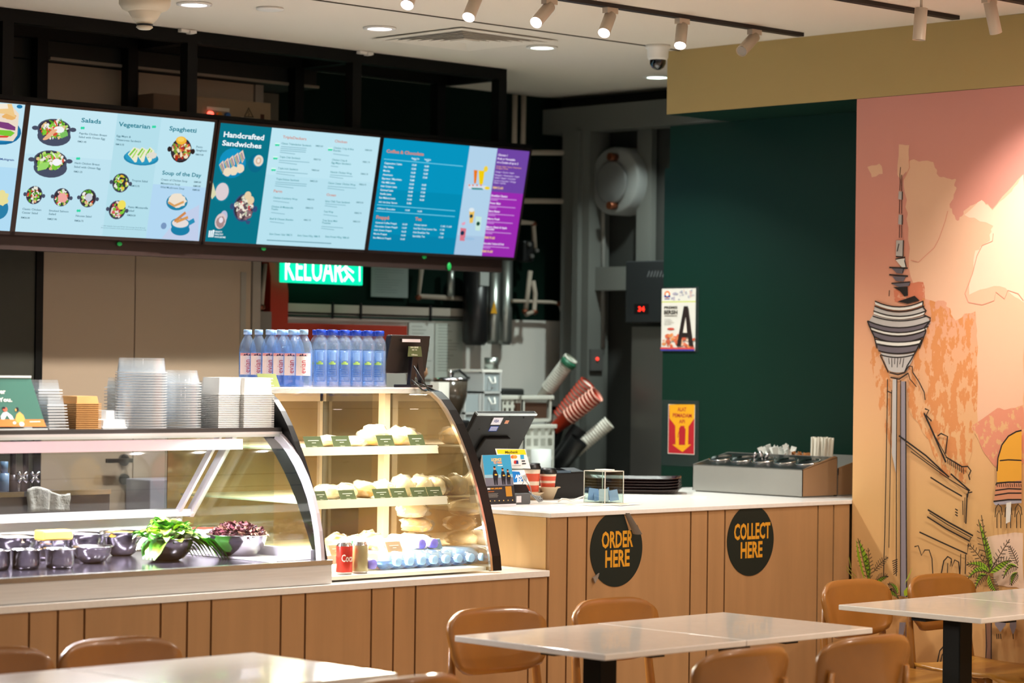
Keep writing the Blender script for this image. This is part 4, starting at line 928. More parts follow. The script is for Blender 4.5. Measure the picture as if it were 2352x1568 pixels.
# end frame: thin curved pale rim and glass end
rim=MB(); n=len(prof)
def inset(p,i):
    a=prof[max(i-1,0)]; b=prof[min(i+1,n-1)]; d=Vector((b[0]-a[0],b[1]-a[1])).normalized(); return (p[0]+d.y*.028,p[1]-d.x*.028)
inn=[inset(p,i) for i,p in enumerate(prof)]
for i in range(n-1):
    q=[prof[i],prof[i+1],inn[i+1],inn[i]]
    rim.prism([(X1-.008,y,z) for y,z in q],(.016,0,0))
rim.build('end_rim',LILAC,sc)
MB().prism([(X1,y,z) for y,z in inn]+[(X1,7.25,1.34),(X1,7.47,1.05),(X1,7.50,ZD)],(.003,0,0)).build('end_glass',GLASS,sc)
MB().prism([(X1-.01,7.235,1.335),(X1-.01,7.275,1.335),(X1-.01,7.53,1.03),(X1-.01,7.49,1.03)],(.018,0,0)).prism([(X1-.07,7.235,1.335),(X1-.07,7.265,1.335),(X1-.07,7.52,1.03),(X1-.07,7.49,1.03)],(.012,0,0)).build('rear_strut',LILAC,sc)
MB().box(X1-.012,X1+.006,6.80,7.52,ZD,ZD+.035).box(X1-.16,X1-.012,6.80,7.50,ZD-.003,ZD+.004).build('end_sill',LILAC,sc)
MB().box(X0,X1+.006,6.990,7.30,1.352,1.366).build('roof',mat('roof_steel','4c4a4a',.3,.4),sc)
MB().box(X0,X1+.004,6.984,6.998,1.335,1.352).build('roof_edge',mat('roof_edge_alu','e6e3e4',.25,.35),sc)
MB().box(X0,X1-.03,7.16,7.20,1.286,1.322).build('light_strip',mat('pink_led_strip','f0d8d8',.4,emis='ffcfd4',es=.85),sc)
MB().box(X0,X1-.012,7.48,7.55,1.035,1.06).box(X0,X1-.012,7.53,7.55,ZD,1.035).build('rear_sill',mat('white_sill','dcd9d6',.4),sc)
MB().prism([(X0,7.262,1.345),(X0,7.266,1.345),(X0,7.512,1.06),(X0,7.508,1.06)],(X1-X0-.03,0,0)).build('rear_glass',thin('rear_clear_glass','eceef2',1.2),sc)
for xx in (4.35,5.0): 
    light('AREA',(xx,7.12,1.29),22,(1,.93,1),.5,.03,aim=(xx,6.98,.9))
light('AREA',(5.5,7.05,1.31),4,(.95,.97,1),.1,.03,aim=(5.5,7.1,.9))
# ---- bowls
def bowl_mb(r,h,c,straight=False,rim=.004):
    if straight: pr=[(0,.002),(r*.86,.002),(r*.93,h*.25),(r*.97,h*.97),(r*1.06,h),(r*1.06,h-.003),(r*.94,h-.006),(r*.90,h*.3),(r*.82,.006),(0,.006)]
    else: pr=[(0,.001),(r*.45,.001),(r*.62,h*.12),(r*.84,h*.42),(r*.95,h*.75),(r*.99,h*.98),(r*1.05,h),(r*1.05,h-.003),(r*.965,h*.93),(r*.92,h*.7),(r*.80,h*.42),(r*.58,h*.15),(0,h*.05)]
    return MB().lathe(pr,c,36)
def bowl(px,py,r,h,label,straight=False,cat='bowl',nm='steel_bowl',grp='steel bowls in the salad case',dy=None):
    q=U(px,py,z=ZD) if dy is None else U(px,py,y=dy); 
    if q.y>7.38: q=U(px,py,y=7.38)
    q.z=ZD-.004
    o=bowl_mb(r,h,(q.x,q.y,q.z),straight).build(nm,STEELD,tag=(label,cat,grp),origin=(q.x,q.y,q.z)); return q
b1=bowl(382,1283,.098,.078,'steel bowl heaped with bright green leaves')
b2=bowl(545,1277,.105,.082,'steel bowl heaped with dark red lettuce')
def leaf(mb,c,d,L,w,m,curl=.4,ruff=.25):
    d=Vector(d).normalized(); s_=d.cross(Vector((0,0,1)));  s_=s_.normalized() if s_.length>.01 else Vector((1,0,0)); up=s_.cross(d); c=Vector(c)
    rows=[]; n=5
    for i in range(n+1):
        t=i/n; ww=w*(math.sin(PI*min(1,t*.92+.06))**.7); cc=c+d*L*t-Vector((0,0,1))*curl*L*t*t
        row=[]
        for k in range(5):
            u=(k-2)/2; row.append(cc+s_*u*ww+up*(abs(u)**1.5*ww*.35+random.uniform(-1,1)*ruff*ww*abs(u)))
        rows.append(mb._v(row))
    for A,B in zip(rows,rows[1:]):
        for k in range(4): f=mb.b.faces.new([A[k],A[k+1],B[k+1],B[k]]); f.smooth=True; f.material_index=m
LG1=mat('leaf_green','78b52c',.45,noise=.25,nscale=30); LG2=mat('leaf_dark_green','3d8a2a',.42,noise=.2,nscale=25); LG3=mat('leaf_yellow_green','b8d23c',.45); LST=mat('leaf_stalk','dfe6bd',.5)
L=MB(); top=b1.z+.065
for i in range(190):
    a=random.uniform(0,2*PI); rr=random.uniform(0,.085); c=(b1.x+rr*math.cos(a),b1.y+rr*math.sin(a),top-.02+random.uniform(0,.07)*(1-rr/.11)+.02)
    e=random.uniform(.2,1.9)
    leaf(L,c,(math.cos(a),math.sin(a),e),random.uniform(.04,.078),random.uniform(.012,.024),random.choice((0,0,1,1,2,3)),curl=random.uniform(.2,.8))
for i in range(8):
    leaf(L,(b1.x+.07-.01*i,b1.y-.055+.006*i,top+.01),(.5,-.5,.15),.085,.026,random.choice((0,1)),curl=.95)
for i in range(4): leaf(L,(b1.x+.085+.012*i,b1.y-.045,top+.0),(.6,-.4,.1),.10,.03,1,curl=1.0)
for i in range(4): leaf(L,(b1.x-.05,b1.y-.06+.02*i,top+.0),(-.8,-.4,.1),.08,.024,(0,1)[i%2],curl=.8)
for i in range(14):
    a=random.uniform(0,2*PI); leaf(L,(b1.x+.02*math.cos(a),b1.y+.02*math.sin(a),top+.035),(math.cos(a)*.5,math.sin(a)*.5,1),.055,.006,3,curl=.2)
L.build('salad_leaves',[LG1,LG2,LG3,LST],tag=('bright green salad leaves heaped in a steel bowl','salad leaves',None,'stuff'),origin=(b1.x,b1.y,top-.03))
L=MB(); top=b2.z+.072
for i in range(330):
    a=random.uniform(0,2*PI); rr=.095*math.sqrt(random.random()); c=(b2.x+rr*math.cos(a),b2.y+rr*math.sin(a),top+.035*(1-(rr/.1)**2)+random.uniform(-.01,.012))
    leaf(L,c,(random.uniform(-1,1),random.uniform(-1,1),random.uniform(.2,1.2)),random.uniform(.014,.03),random.uniform(.008,.015),random.choice((0,0,1,2)),curl=.5,ruff=.8)
L.build('red_lettuce',[mat('lollo_red','6b2f3c',.5,noise=.3,nscale=60),mat('lollo_dark','44202b',.5),mat('lollo_stalk','9a6a5a',.5)],tag=('dark red frilly lettuce heaped in a steel bowl','salad leaves',None,'stuff'),origin=(b2.x,b2.y,top-.03))
bowl(212,1290,.066,.058,'small rounded steel bowl left of the green leaves')
for px,py,lb in((137,1302,'straight steel pot, third from the left in the front row'),(58,1304,'straight steel pot, second from the left in the front row'),(-12,1306,'straight steel pot cut by the left edge, front row')): bowl(px,py,.050,.066,lb,True,'pot','steel_pot','straight steel pots in the salad case')
q=bowl(275,1266,.060,.075,'steel bowl behind the small rounded one, with a white food heap',False)
MB().blob((q.x,q.y,q.z+.068),(.055,.055,.014),3,.2,3).build('food_heap',mat('white_food','f0e8e2',.6),tag=('white chopped food in the steel bowl behind the small rounded bowl','food'))
FD={}
def filled(px,py,r,h,label,col,flabel,straight=True,yy=None):
    q=bowl(px,py,r,h,label,straight,'pot' if straight else 'bowl','steel_pot' if straight else 'steel_bowl','straight steel pots in the salad case' if straight else 'steel bowls in the salad case')
    MB().blob((q.x,q.y,q.z+h*.84),(r*.9,r*.9,.014),3,.3,4,seed=px).build('food_heap',mat('food_'+col,col,.5,noise=.2,nscale=50),tag=(flabel,'food','food in the salad case pots'))
    return q
filled(95,1276,.050,.070,'steel pot of brown filling behind the front pots','a07a60','brown filling in a pot behind the front pots')
filled(20,1278,.050,.070,'steel pot of pink filling at the far left, second row','d8a0a8','pink filling in the far left second row pot')
filled(45,1258,.055,.078,'steel pot of pink slices in the third row','e0b0bc','pink slices in the third row pot')
filled(125,1252,.055,.070,'steel pot under the cheese block','e8c8c0','pale slices under the cheese block')
filled(215,1262,.050,.074,'steel pot of white cream right of the cheese','f4eef4','white cream in the pot right of the cheese')
filled(30,1243,.085,.085,'large bowl of pale shredded food at the back left','efd0b0','pale shredded food at the back left',False)
filled(190,1238,.075,.085,'large empty-looking steel bowl behind the cheese','8a8088','dark food in the large bowl behind the cheese',False)
filled(280,1232,.075,.085,'steel bowl of orange shreds at the back','f0b040','orange shreds in the back bowl',False)
filled(470,1232,.085,.085,'steel bowl of sliced tomato behind the red lettuce','e05a48','red sliced tomato in the back bowl',False)
filled(385,1232,.075,.085,'steel bowl behind the green leaves','d8d8c8','pale food in the bowl behind the green leaves',False)
q=U(125,1232,z=ZD+.085); MB().box(q.x-.062,q.x+.055,q.y-.03,q.y+.03,ZD+.074,ZD+.108).build('cheese_block',mat('cheddar','f2bd55',.5,noise=.08,nscale=40),tag=('block of sliced yellow cheese lying on a pot','cheese'),bevel=.006)
# ---- things on top of the salad case (roof z=1.366)
ZT=1.3665
TUB=thin('clear_tub','f8fafb',1.45,.08,alpha=.14,dcol='eef2f6',gmin=.08)
TUB2=thin('clear_cup','f8fafc',1.45,.06,alpha=.16,dcol='f4f8fa',gmin=.1)
RIM=thin('tub_rim','ffffff',1.45,.1,alpha=.8,dcol='fbfdff',gmin=.15)
def tub_proto(w,d,h,taper,nm,m_,label,grp,round_=False,cat='container',rimw=.006):
    mb=MB()
    if round_: mb.lathe([(w*taper,0),(w,h-.0012),(w,h),(w+rimw,h),(w+rimw,h-.003)],(0,0,0),26)
    else:
        def rr(a,b,z): return [(x,y,z) for x,y in ((-a,-b),(a,-b),(a,b),(-a,b))]
        q=[rr(w*taper,d*taper,0),rr(w,d,h),rr(w+rimw,d+rimw,h),rr(w+rimw,d+rimw,h-.003)]
        R_=[mb._v(x) for x in q]
        for A,B in zip(R_,R_[1:]):
            for i in range(4): mb.b.faces.new([A[i],A[(i+1)%4],B[(i+1)%4],B[i]])
        mb.b.faces.new(list(reversed(R_[0])))
    if round_: mb.b.faces.new([v for v in mb.b.verts[:26]]) if False else None
    mb.b.faces.ensure_lookup_table()
    for f in mb.b.faces:
        zz=[v.co.z for v in f.verts]
        if min(zz)>h-.0035: f.material_index=1
    o=mb.build(nm,[m_,RIM if m_ in (TUB,TUB2) else m_],local=True); tagit(o,label,cat,grp); return o
def stack(proto,x,y,z,n,dz,rz=0,flip=False,label=None,lean=0):
    for i in range(n):
        o=proto if i==0 else proto.copy()
        if i: COL.objects.link(o)
        o.location=(x+lean*i,y,z+dz*i); o.rotation_euler=(PI if flip else 0,0,rz)
        if label: o['label']=label
        if flip: o.location.z+=proto.dimensions.z if i==0 else 0
H_t=.03
# leaning tubs at left (upside-down rectangular lids)
def stk(px0,px1,ptop,pbot,dz,nm,m_,label,grp,yy=7.12,round_=False,h=.035,taper=.88,d=.05,lean=0):
    a=U(px0,ptop,y=yy); b=U(px1,pbot,y=yy); w=(b.x-a.x)/2; cx=(a.x+b.x)/2; H=a.z-ZT
    n=max(1,int((H-h)/dz)+1)
    pr=tub_proto(w-.006,d,h,taper,nm,m_,label,grp,round_)
    for v in pr.data.vertices: v.co.z=h-v.co.z          # upside-down
    pr.data.flip_normals()
    for i in range(n):
        o=pr if i==0 else pr.copy()
        if i: COL.objects.link(o)
        o.location=(cx+lean*i,yy,ZT+.0005+dz*i)
stk(92,136,905,984,.0095,'plastic_tub',TUB,'clear rectangular plastic tub in the stack beside the green leaflet stand','clear rectangular tubs',yy=7.10,lean=-.0012)
stk(74,128,868,984,.0095,'plastic_tub',TUB,'clear rectangular plastic tub in the taller stack behind the leaflet stand','clear rectangular tubs, rear stack',yy=7.22,lean=-.001)
stk(153,210,907,984,.0062,'kraft_box',mat('kraft_card','c9965a',.75,noise=.06,nscale=20),'brown kraft card food box in the short stack','brown kraft boxes',yy=7.10,h=.026,taper=.9)
WCT=mat('white_foam','eef0f2',.6)
stk(214,280,957,984,.012,'white_tub',WCT,'low white tub right of the kraft boxes','low white tubs',yy=7.12,h=.028,taper=.9)
stk(222,255,942,960,.012,'white_tub',WCT,'small white tub standing on the low white tubs','small white tubs',yy=7.18,h=.045,taper=.85)
stk(262,282,862,984,.011,'plastic_tub',TUB,'clear tub of the stack left behind the tall round cups','clear tubs behind the round cups',yy=7.2)
stk(276,372,820,984,.0088,'round_tub',TUB2,'clear round plastic tub in the tallest stack','clear round tubs, tallest stack',yy=7.10,round_=True,h=.05,taper=.93)
stk(374,452,846,984,.0088,'round_tub',TUB2,'clear round plastic tub in the middle stack with a domed top','clear round tubs, middle stack',yy=7.10,round_=True,h=.045,taper=.85)
stk(452,476,870,984,.0095,'plastic_tub',TUB,'clear tub of the short stack between round cups and white boxes','clear tubs beside the white boxes',yy=7.16)
WB=mat('white_box','f2f1ee',.45)
stk(480,542,866,984,.0062,'white_tub',WB,'white square tub, left of two tall white stacks','white square tubs, left stack',yy=7.08,h=.06,taper=.93)
stk(538,606,866,984,.0062,'white_tub',WB,'white square tub, right of two tall white stacks','white square tubs, right stack',yy=7.06,h=.06,taper=.93)
# green leaflet stand at left edge
t=thing('leaflet_stand','green printed leaflet stand with orange foot at the left edge of the case roof','leaflet stand',(4.60,7.04,ZT))
q=[U(-60,866,y=7.06),U(70,866,y=7.06),U(106,980,y=7.02),U(-60,980,y=7.02)]
MB().prism([(v.x,v.y,max(v.z,ZT)) for v in q],(0,.004,0)).build('card',mat('leaflet_green','2f6b5e',.35),t)
MB().box(q[0].x,q[1].x,7.055,7.066,q[0].z-.001,q[0].z+.006).box(q[3].x,q[2].x,7.01,7.05,ZT,ZT+.004).prism([(q[3].x,7.10,ZT+.002),(q[2].x,7.10,ZT+.002),(q[1].x,7.066,q[1].z),(q[0].x,7.066,q[0].z)],(0,.003,0)).build('acrylic_holder',mat('milky_acrylic','dfe3e3',.2),t)
nn=(q[1]-q[0]).cross(q[3]-q[0]).normalized(); 
eyy=(q[0]-q[3]).normalized()
F=Flat(tuple(q[3]+Vector((0,-.001,0))),(1,0,0),(0,q[0].y-q[3].y,q[0].z-q[3].z))
setz(F,6.918,(0,840))
F.shape([(-400,850),(690,850),(735,965),(-400,965)],'e88a4a')
F.text('er',0,440,72,'f6f4ee',X2=92,bold=.03); F.text('You.',-20,568,66,'f6f4ee',X2=195,bold=.03)
F.shape([(10,800),(50,740),(110,730),(190,790),(220,850),(160,850),(110,780),(70,850),(20,850)],'f0eef2'); F.disc(80,690,36,36,'e07058'); F.disc(60,668,28,18,'22202a')
F.shape([(240,850),(262,770),(310,730),(370,780),(398,850),(360,920),(270,900)],'efb263'); F.disc(272,690,26,34,'2c2630'); F.disc(250,700,12,22,'efb263')
F.disc(230,905,26,22,'f6f2ea'); F.disc(345,925,40,36,'f6f2ea'); F.stroke([(470,888),(640,884)],.003,'f8efe4')
F.build('printed_leaflet',t)
# ================================================================== pastry display case
XL,XR=5.655,6.418; ZP=1.503
pc=thing('pastry_display_case','tall curved glass pastry case with three lit shelves and black side frames','display case',(6.03,7.1,LOWZ+.024))
pr=[(6.749,.847),(6.756,.90),(6.772,.957),(6.790,1.02),(6.811,1.082),(6.836,1.147),(6.864,1.21),(6.892,1.266),(6.924,1.32),(6.960,1.374),(7.000,1.424),(7.040,1.462),(7.085,1.490),(7.15,ZP)]
BLK2=mat('gloss_black','0a0a0b',.35,spec=.3)
def band_(mb,x0,x1,w0,w1,P=pr,off=0):
    n=len(P)
    def nrm(i):
        a=P[max(i-1,0)]; b=P[min(i+1,n-1)]; d=Vector((b[0]-a[0],b[1]-a[1])).normalized(); return (d.y,-d.x)
    for i in range(n-1):
        n0,n1=nrm(i),nrm(i+1); wa=w0+(w1-w0)*i/(n-1)+off; wb=w0+(w1-w0)*(i+1)/(n-1)+off
        mb.prism([(x0,P[i][0]+n0[0]*off,P[i][1]+n0[1]*off),(x0,P[i+1][0]+n1[0]*off,P[i+1][1]+n1[1]*off),(x0,P[i+1][0]+n1[0]*wb,P[i+1][1]+n1[1]*wb),(x0,P[i][0]+n0[0]*wa,P[i][1]+n0[1]*wa)],(x1-x0,0,0))
    return mb
band_(MB(),5.628,5.652,.022,.165).build('left_side_frame',BLK2,pc)
band_(MB(),XR+.004,XR+.046,.020,.030).build('right_side_frame',BLK2,pc)
CH2=mat('chrome_trim','d9cfc4',.15,.95)
band_(MB(),XR-.008,XR+.003,.010,.014).build('right_chrome_trim',CH2,pc)
g=MB(); rows=[g._v([(XL-.003,y,z),(XR-.008,y,z)]) for y,z in pr]
for A,B in zip(rows,rows[1:]): f=g.b.faces.new([A[0],A[1],B[1],B[0]]); f.smooth=True
g.build('curved_glass',GLASS,pc)
MB().prism([(XR,y,z) for y,z in [(p[0]+.012,p[1]) for p in pr]]+[(XR,7.72,ZP),(XR,7.72,.847)],(.003,0,0)).build('right_end_glass',thin('end_mirror_glass','c4b696',1.5,.02,alpha=.12,dcol='a98f66',gmin=.22),pc)
MB().box(5.63,XR+.02,7.15,7.75,ZP-.014,ZP).build('top',mat('top_steel','dcc0b8',.25,.4),pc,bevel=.002)
MB().box(5.63,XR+.02,7.142,7.152,ZP-.02,ZP+.002).build('top_edge',mat('roof_edge_alu','d4d0cc'),pc)
MB().box(XL,XR-.003,6.78,7.74,.847,.860).build('floor_plate',mat('white_metal','ece6da',.4),pc)
CREAM=mat('cream_metal','e2d2b8',.4)
xp_=U(868,1000,y=7.7).x
for xx,w in((xp_,.017),(xp_+.026,.014),(XR-.03,.014)): MB().box(xx,xx+w,7.70,7.735,.86,ZP-.02).build('rear_post',CREAM,pc)
yq=U(882,1000,x=6.398).y
MB().box(6.385,6.412,yq-.018,yq+.018,.86,ZP-.02).build('side_post',CREAM,pc)
MB().box(XL,XR,7.70,7.735,ZP-.06,ZP-.014).box(XL,XR,7.70,7.735,.86,.90).build('rear_rail',CREAM,pc)
MB().box(XL+.02,XR-.02,7.715,7.719,.9,ZP-.06).build('rear_glass',thin('rear_glass_glow','b8a88a',1.4,.04,alpha=.7,dcol='a98f66',gmin=.04),pc)  # milky tan share imitates the lit interior's glow reflected in the pane
MB().box(5.650,5.653,7.06,7.70,.86,ZP-.02).build('left_side_panel',GLASS,pc)
SH=mat('shelf_cream','e8dcc4',.35)
shz=[(1.292,6.990),(1.108,6.936),(.918,6.885)]
for z,y in shz:
    MB().box(XL+.01,6.365,y,7.62,z-.006,z).build('shelf',SH,pc)
    MB().prism([(XL+.01,y,z+.004),(XL+.01,y-.006,z-.026),(XL+.01,y,z-.026),(XL+.01,y+.004,z-.002)],(.695,0,0)).build('shelf_front_lip',mat('lip_cream','efe3cc',.3),pc)
for z in (1.262,1.078,.888): light('AREA',(6.0,7.12,z),12,(1,.9,.72),.60,.05,rot=(0,0,0))
light('AREA',(6.0,7.10,ZP-.03),13,(1,.9,.72),.60,.04,rot=(0,0,0))
light('AREA',(6.05,6.93,.99),16,(1,.90,.74),.55,.04,rot=(math.radians(-20),0,0))
# food on the shelves
BR=[mat('bread_golden','d9a860',.5,noise=.2,nscale=20),mat('bread_pale','ecd3a4',.5,noise=.12,nscale=20),mat('bread_brown','b97f42',.5,noise=.2,nscale=20)]
WRAP=thin('cling_film','fdfdfb',1.5,.12,alpha=.12,dcol='fff8ea',gmin=.12)
def bun(x,y,z,rx,ry,rz,m_,label,seed,wrap=True,nm='wrapped_pastry',cat='pastry',grp='wrapped pastries in the pastry case'):
    t=thing(nm,label,cat,(x,y,z),group=grp)
    MB().blob((0,0,rz*.86),(rx,ry,rz),3,.18,1.6,0,seed,flat=.85).build('bread',BR[m_],t,local=True)
    if wrap: MB().blob((0,0,rz*.88+.001),(rx*1.12,ry*1.12,rz*1.14),3,.32,2.6,0,seed+9,flat=.76).build('clear_wrapper',WRAP,t,local=True)
    return t
z1,z2,z3=[s_[0]+.0005 for s_ in shz]
for i,(px,w,h,m_,lb) in enumerate([(752,.050,.020,1,'wrapped flat bread behind the first price card of the top shelf'),(805,.045,.018,1,'wrapped flat bread behind the second price card of the top shelf'),(858,.060,.036,0,'large wrapped filled roll in the middle of the top shelf'),(922,.065,.034,0,'golden wrapped bread at the right of the top shelf')]):
    q=U(px,1006,y=7.10); bun(q.x,7.10,z1,w,.055,h,m_,lb,i)
for i,(px,w,h,m_,lb) in enumerate([(752,.050,.026,1,'pale wrapped roll at the left of the middle shelf'),(792,.045,.026,1,'pale wrapped roll, second on the middle shelf'),(835,.045,.030,0,'wrapped roll showing brown crust, third on the middle shelf'),(880,.045,.030,1,'wrapped roll, fourth on the middle shelf'),(925,.045,.038,1,'wrapped roll right of the rear post on the middle shelf'),(965,.040,.038,1,'wrapped roll, second from the right on the middle shelf'),(1000,.035,.036,1,'wrapped roll at the right end of the middle shelf')]):
    q=U(px,1130,y=7.05); bun(q.x,7.05,z2,w*.85,.05,h,m_,lb,20+i)
for i,(px,w,h,m_,lb) in enumerate([(775,.048,.036,2,'wrapped sandwich at the left of the bottom shelf'),(815,.045,.030,1,'pale wrapped sandwich, second on the bottom shelf'),(850,.045,.036,2,'wrapped sandwich with brown crust in the middle of the bottom shelf'),(905,.04,.026,1,'pale wrapped sandwich behind a brown price card')]):
    q=U(px,1250,y=7.0); bun(q.x,7.0,z3,w*.8,.05,h,m_,lb,40+i)
q=U(960,1250,y=7.02)
for i,(dx,dz,w,m_,lb) in enumerate([(0,0,.06,1,'big wrapped bun at the bottom of the pile on the bottom shelf'),(.012,.058,.056,0,'big wrapped bun, second of the pile on the bottom shelf'),(-.012,.112,.058,1,'big wrapped bun on top of the pile on the bottom shelf')]):
    bun(q.x+dx,7.04,z3+dz,w,.055,.028,m_,lb,60+i)
q=U(672,1132,y=7.25); 
MB().box(5.665,5.75,7.02,7.45,z2-.0055,z2-.0005) and None
CARD=mat('card_olive','4f5a36',.45); CARDB=mat('card_brown','a58664',.5); INKW='e8e6d0'
def pcard(px0,px1,py0,py1,z,y,label,m_=CARD,grp='small price cards in the pastry case'):
    a=U(px0,py0,y=y); b=U(px1,py1,y=y); h=a.z-b.z; x0,x1=a.x,b.x
    t=thing('price_card',label,'price card',((x0+x1)/2,y,z),group=grp)
    MB().prism([(x0,y,z),(x1,y,z),(x1-.006,y+.012,z+h),(x0-.006,y+.012,z+h)],(0,.0015,0)).prism([(x1,y+.002,z),(x0,y+.002,z),(x0,y+.03,z+.001),(x1,y+.03,z+.001)],(0,0,.001)).build('card',m_,t)
    F=Flat((x0,y-.0006,z),(1,0,0),(0,.012,h)); w=x1-x0
    F.rect(w*.16,h*.64,w*.78,h*.70,INKW); F.rect(w*.36,h*.44,w*.60,h*.49,INKW); F.text("O'Briens",w*.36,h*.10,h*.10,INKW,X2=w*.26,px=False,bold=0)
    F.build('lettering',t); return t
for i,(a,b) in enumerate(((704,744),(768,808),(871,908),(944,978))): pcard(a,b,986,1012,z1,6.998,'green price card, %s from the left on the top shelf'%('first','second','third','fourth')[i])
for i,(a,b) in enumerate(((726,754),(784,820),(862,898),(903,938),(949,984),(986,1018))): pcard(a,b,1114,1136,z2,6.945,'green price card, %s from the left on the middle shelf'%('first','second','third','fourth','fifth','sixth')[i])
for i,(a,b,c_) in enumerate(((762,790,CARDB),(796,848,CARDB),(892,926,CARDB),(984,1018,mat('card_blue','5c7480',.5)))): pcard(a,b,1238,1262,z3,6.893,['brown price card, first on the bottom shelf','wide brown price card, second on the bottom shelf','brown price card, third on the bottom shelf','blue-grey picture card at the right of the bottom shelf'][i],c_)
# ---- bottles
EV=thin('evian_plastic','e2eefb',1.45,.03,alpha=.12,dcol='b6d4f6',gmin=.08); WATER=thin('water_body','d8e9fa',1.33,.02,alpha=.14,dcol='a4caf4',gmin=.04)
CAPL=mat('light_blue_cap','9cc8f6',.4); CAPD=mat('dark_blue_cap','1c3fae',.35); LAB=mat('label_white','efeaea',.5); LPK=mat('label_pink','eaaab0',.5)
REDT=mat('red_lettering','c02848',.5); MTN=mat('mountain_ink','3a2a4a',.5)
def bend(V,r,x0,z0): return [(r*math.sin((v[0]+x0)/r),-r*math.cos((v[0]+x0)/r),v[1]+z0) for v in V]
def evian():
    t=thing('water_bottle','x','bottle',(0,0,0),group='pink-labelled water bottles on the pastry case')
    r=.032
    MB().lathe([(0,.003),(r*.8,0),(r,.008),(r*.97,.03),(r,.045),(r,.115),(r*1.0,.135),(r*.86,.155),(r*.62,.172),(r*.44,.183),(.0125,.188),(.0125,.193)],(0,0,0),22).build('body',EV,t,local=True)
    MB().lathe([(0,.005),(r*.93,.006),(r*.93,.125),(0,.125)],(0,0,0),16).build('water',WATER,t,local=True)
    MB().lathe([(0,.208),(.0145,.208),(.0155,.206),(.0155,.190),(0,.190)],(0,0,0),18).build('cap',CAPL,t,local=True)
    lb=MB()
    for b0,b1,m_ in ((.042,.112,0),(.112,.122,1)):
        lo=lb._v(bend([(-.030+.006*i,b0) for i in range(11)],r+.0006,0,0)); hi=lb._v(bend([(-.030+.006*i,b1) for i in range(11)],r+.0006,0,0))
        for i in range(10): lb.b.faces.new([lo[i],lo[i+1],hi[i+1],hi[i]]).material_index=m_
    V,F_=text2d('evian',0.0); 
    s_=.026; P=[(-v[1]*s_*1.15+.010,v[0]*s_*.92) for v in V]
    vs=lb._v(bend(P,r+.0012,0,.050)); 
    for f in F_:
        try: lb.b.faces.new([vs[i] for i in f]).material_index=2
        except ValueError: pass
    for tri in ([(-.016,.112),(-.006,.112),(-.009,.119)],[(-.007,.114),(.003,.112),(-.001,.122)],[(.003,.112),(.014,.112),(.008,.118)]):
        vs=lb._v(bend(tri,r+.0013,0,0)); lb.b.faces.new(vs).material_index=3
    lb.build('label',[LAB,LPK,REDT,MTN],t,local=True)
    return t
GLS=thin('bottle_glass','f0f6fb',1.5,.02,alpha=.06,dcol='cfe2f6',gmin=.10)
def glassb():
    t=thing('water_bottle','x','bottle',(0,0,0),group='blue-capped water bottles on the pastry case')
    r=.0265
    MB().lathe([(0,.003),(r*.85,0),(r,.006),(r,.150),(r*.92,.165),(r*.65,.178),(.0125,.184),(.0125,.194)],(0,0,0),20).build('body',GLS,t,local=True)
    MB().lathe([(0,.006),(r*.9,.007),(r*.9,.135),(0,.135)],(0,0,0),16).build('water',WATER,t,local=True)
    MB().lathe([(0,.210),(.0145,.210),(.0155,.208),(.0155,.191),(0,.191)],(0,0,0),18).build('cap',CAPD,t,local=True)
    lb=MB()
    def q(a0,b0,a1,b1,m):
        n=max(2,int(abs(a1-a0)/.006)); 
        lo=lb._v(bend([(a0+(a1-a0)*i/n,b0) for i in range(n+1)],r+.0007,0,0)); hi=lb._v(bend([(a0+(a1-a0)*i/n,b1) for i in range(n+1)],r+.0007,0,0))
        for i in range(n): lb.b.faces.new([lo[i],lo[i+1],hi[i+1],hi[i]]).material_index=m
    q(-.02,.022,.02,.0232,0); q(-.02,.137,.02,.1382,0); q(-.02,.022,-.0192,.138,0); q(.0192,.022,.02,.138,0)
    q(-.013,.083,.012,.090,1); q(-.006,.090,.006,.095,1)
    for k in range(4): q(-.013,.040+k*.008,.012,.0412+k*.008,0)
    q(-.012,.098,.012,.128,2)
    lb.build('printed_label',[mat('ink_blue','27579a',.5),mat('ink_green','8fae5a',.5),thin('pale_blue_print','cfe2f6',1.4,.1,alpha=.35,dcol='a9c9ea')],t,local=True)
    return t
E0=evian(); first=True
fr_y=[(5.893+.002*i,7.20+.068*i) for i in range(6)]+[(5.962,7.33),(5.964,7.40),(5.966,7.47)]
ordn=['nearest in the left column','second in the left column','third in the left column','fourth in the left column','fifth in the left column','farthest in the left column','nearest of the column behind the pink labels','second of the column behind the pink labels','third of the column behind the pink labels']
for i,(x,y) in enumerate(fr_y):
    lb='pink-labelled water bottle, '+ordn[i]
    if i==0: E0.location=(x,y,ZP+.0005); E0.rotation_euler=(0,0,-.75); E0['label']=lb
    else: copy_tree(E0,None,(x,y,ZP+.0005),-.75+random.uniform(-.15,.1),lb)
G0=glassb(); k=0
gp=[(5.968+.0565*i,7.20) for i in range(6)]+[(6.020+.0565*i,7.258) for i in range(5)]+[(6.00+.0565*i,7.316) for i in range(5)]
gp=[(5.970+.0565*i,7.20) for i in range(6)]+[(6.028+.0565*i,7.262) for i in range(6)]+[(6.055+.0565*i,7.325) for i in range(6)]
for i,(x,y) in enumerate(gp):
    row=('front','middle','back')[i//6]; lb='clear bottle, dark blue cap, %s row, %s from left'%(row,('first','second','third','fourth','fifth','sixth')[i%6])
    if i==0: G0.location=(x,y,ZP+.0005); G0.rotation_euler=(0,0,-.72); G0['label']=lb
    else: copy_tree(G0,None,(x,y,ZP+.0005),-.72+random.uniform(-.2,.2),lb)
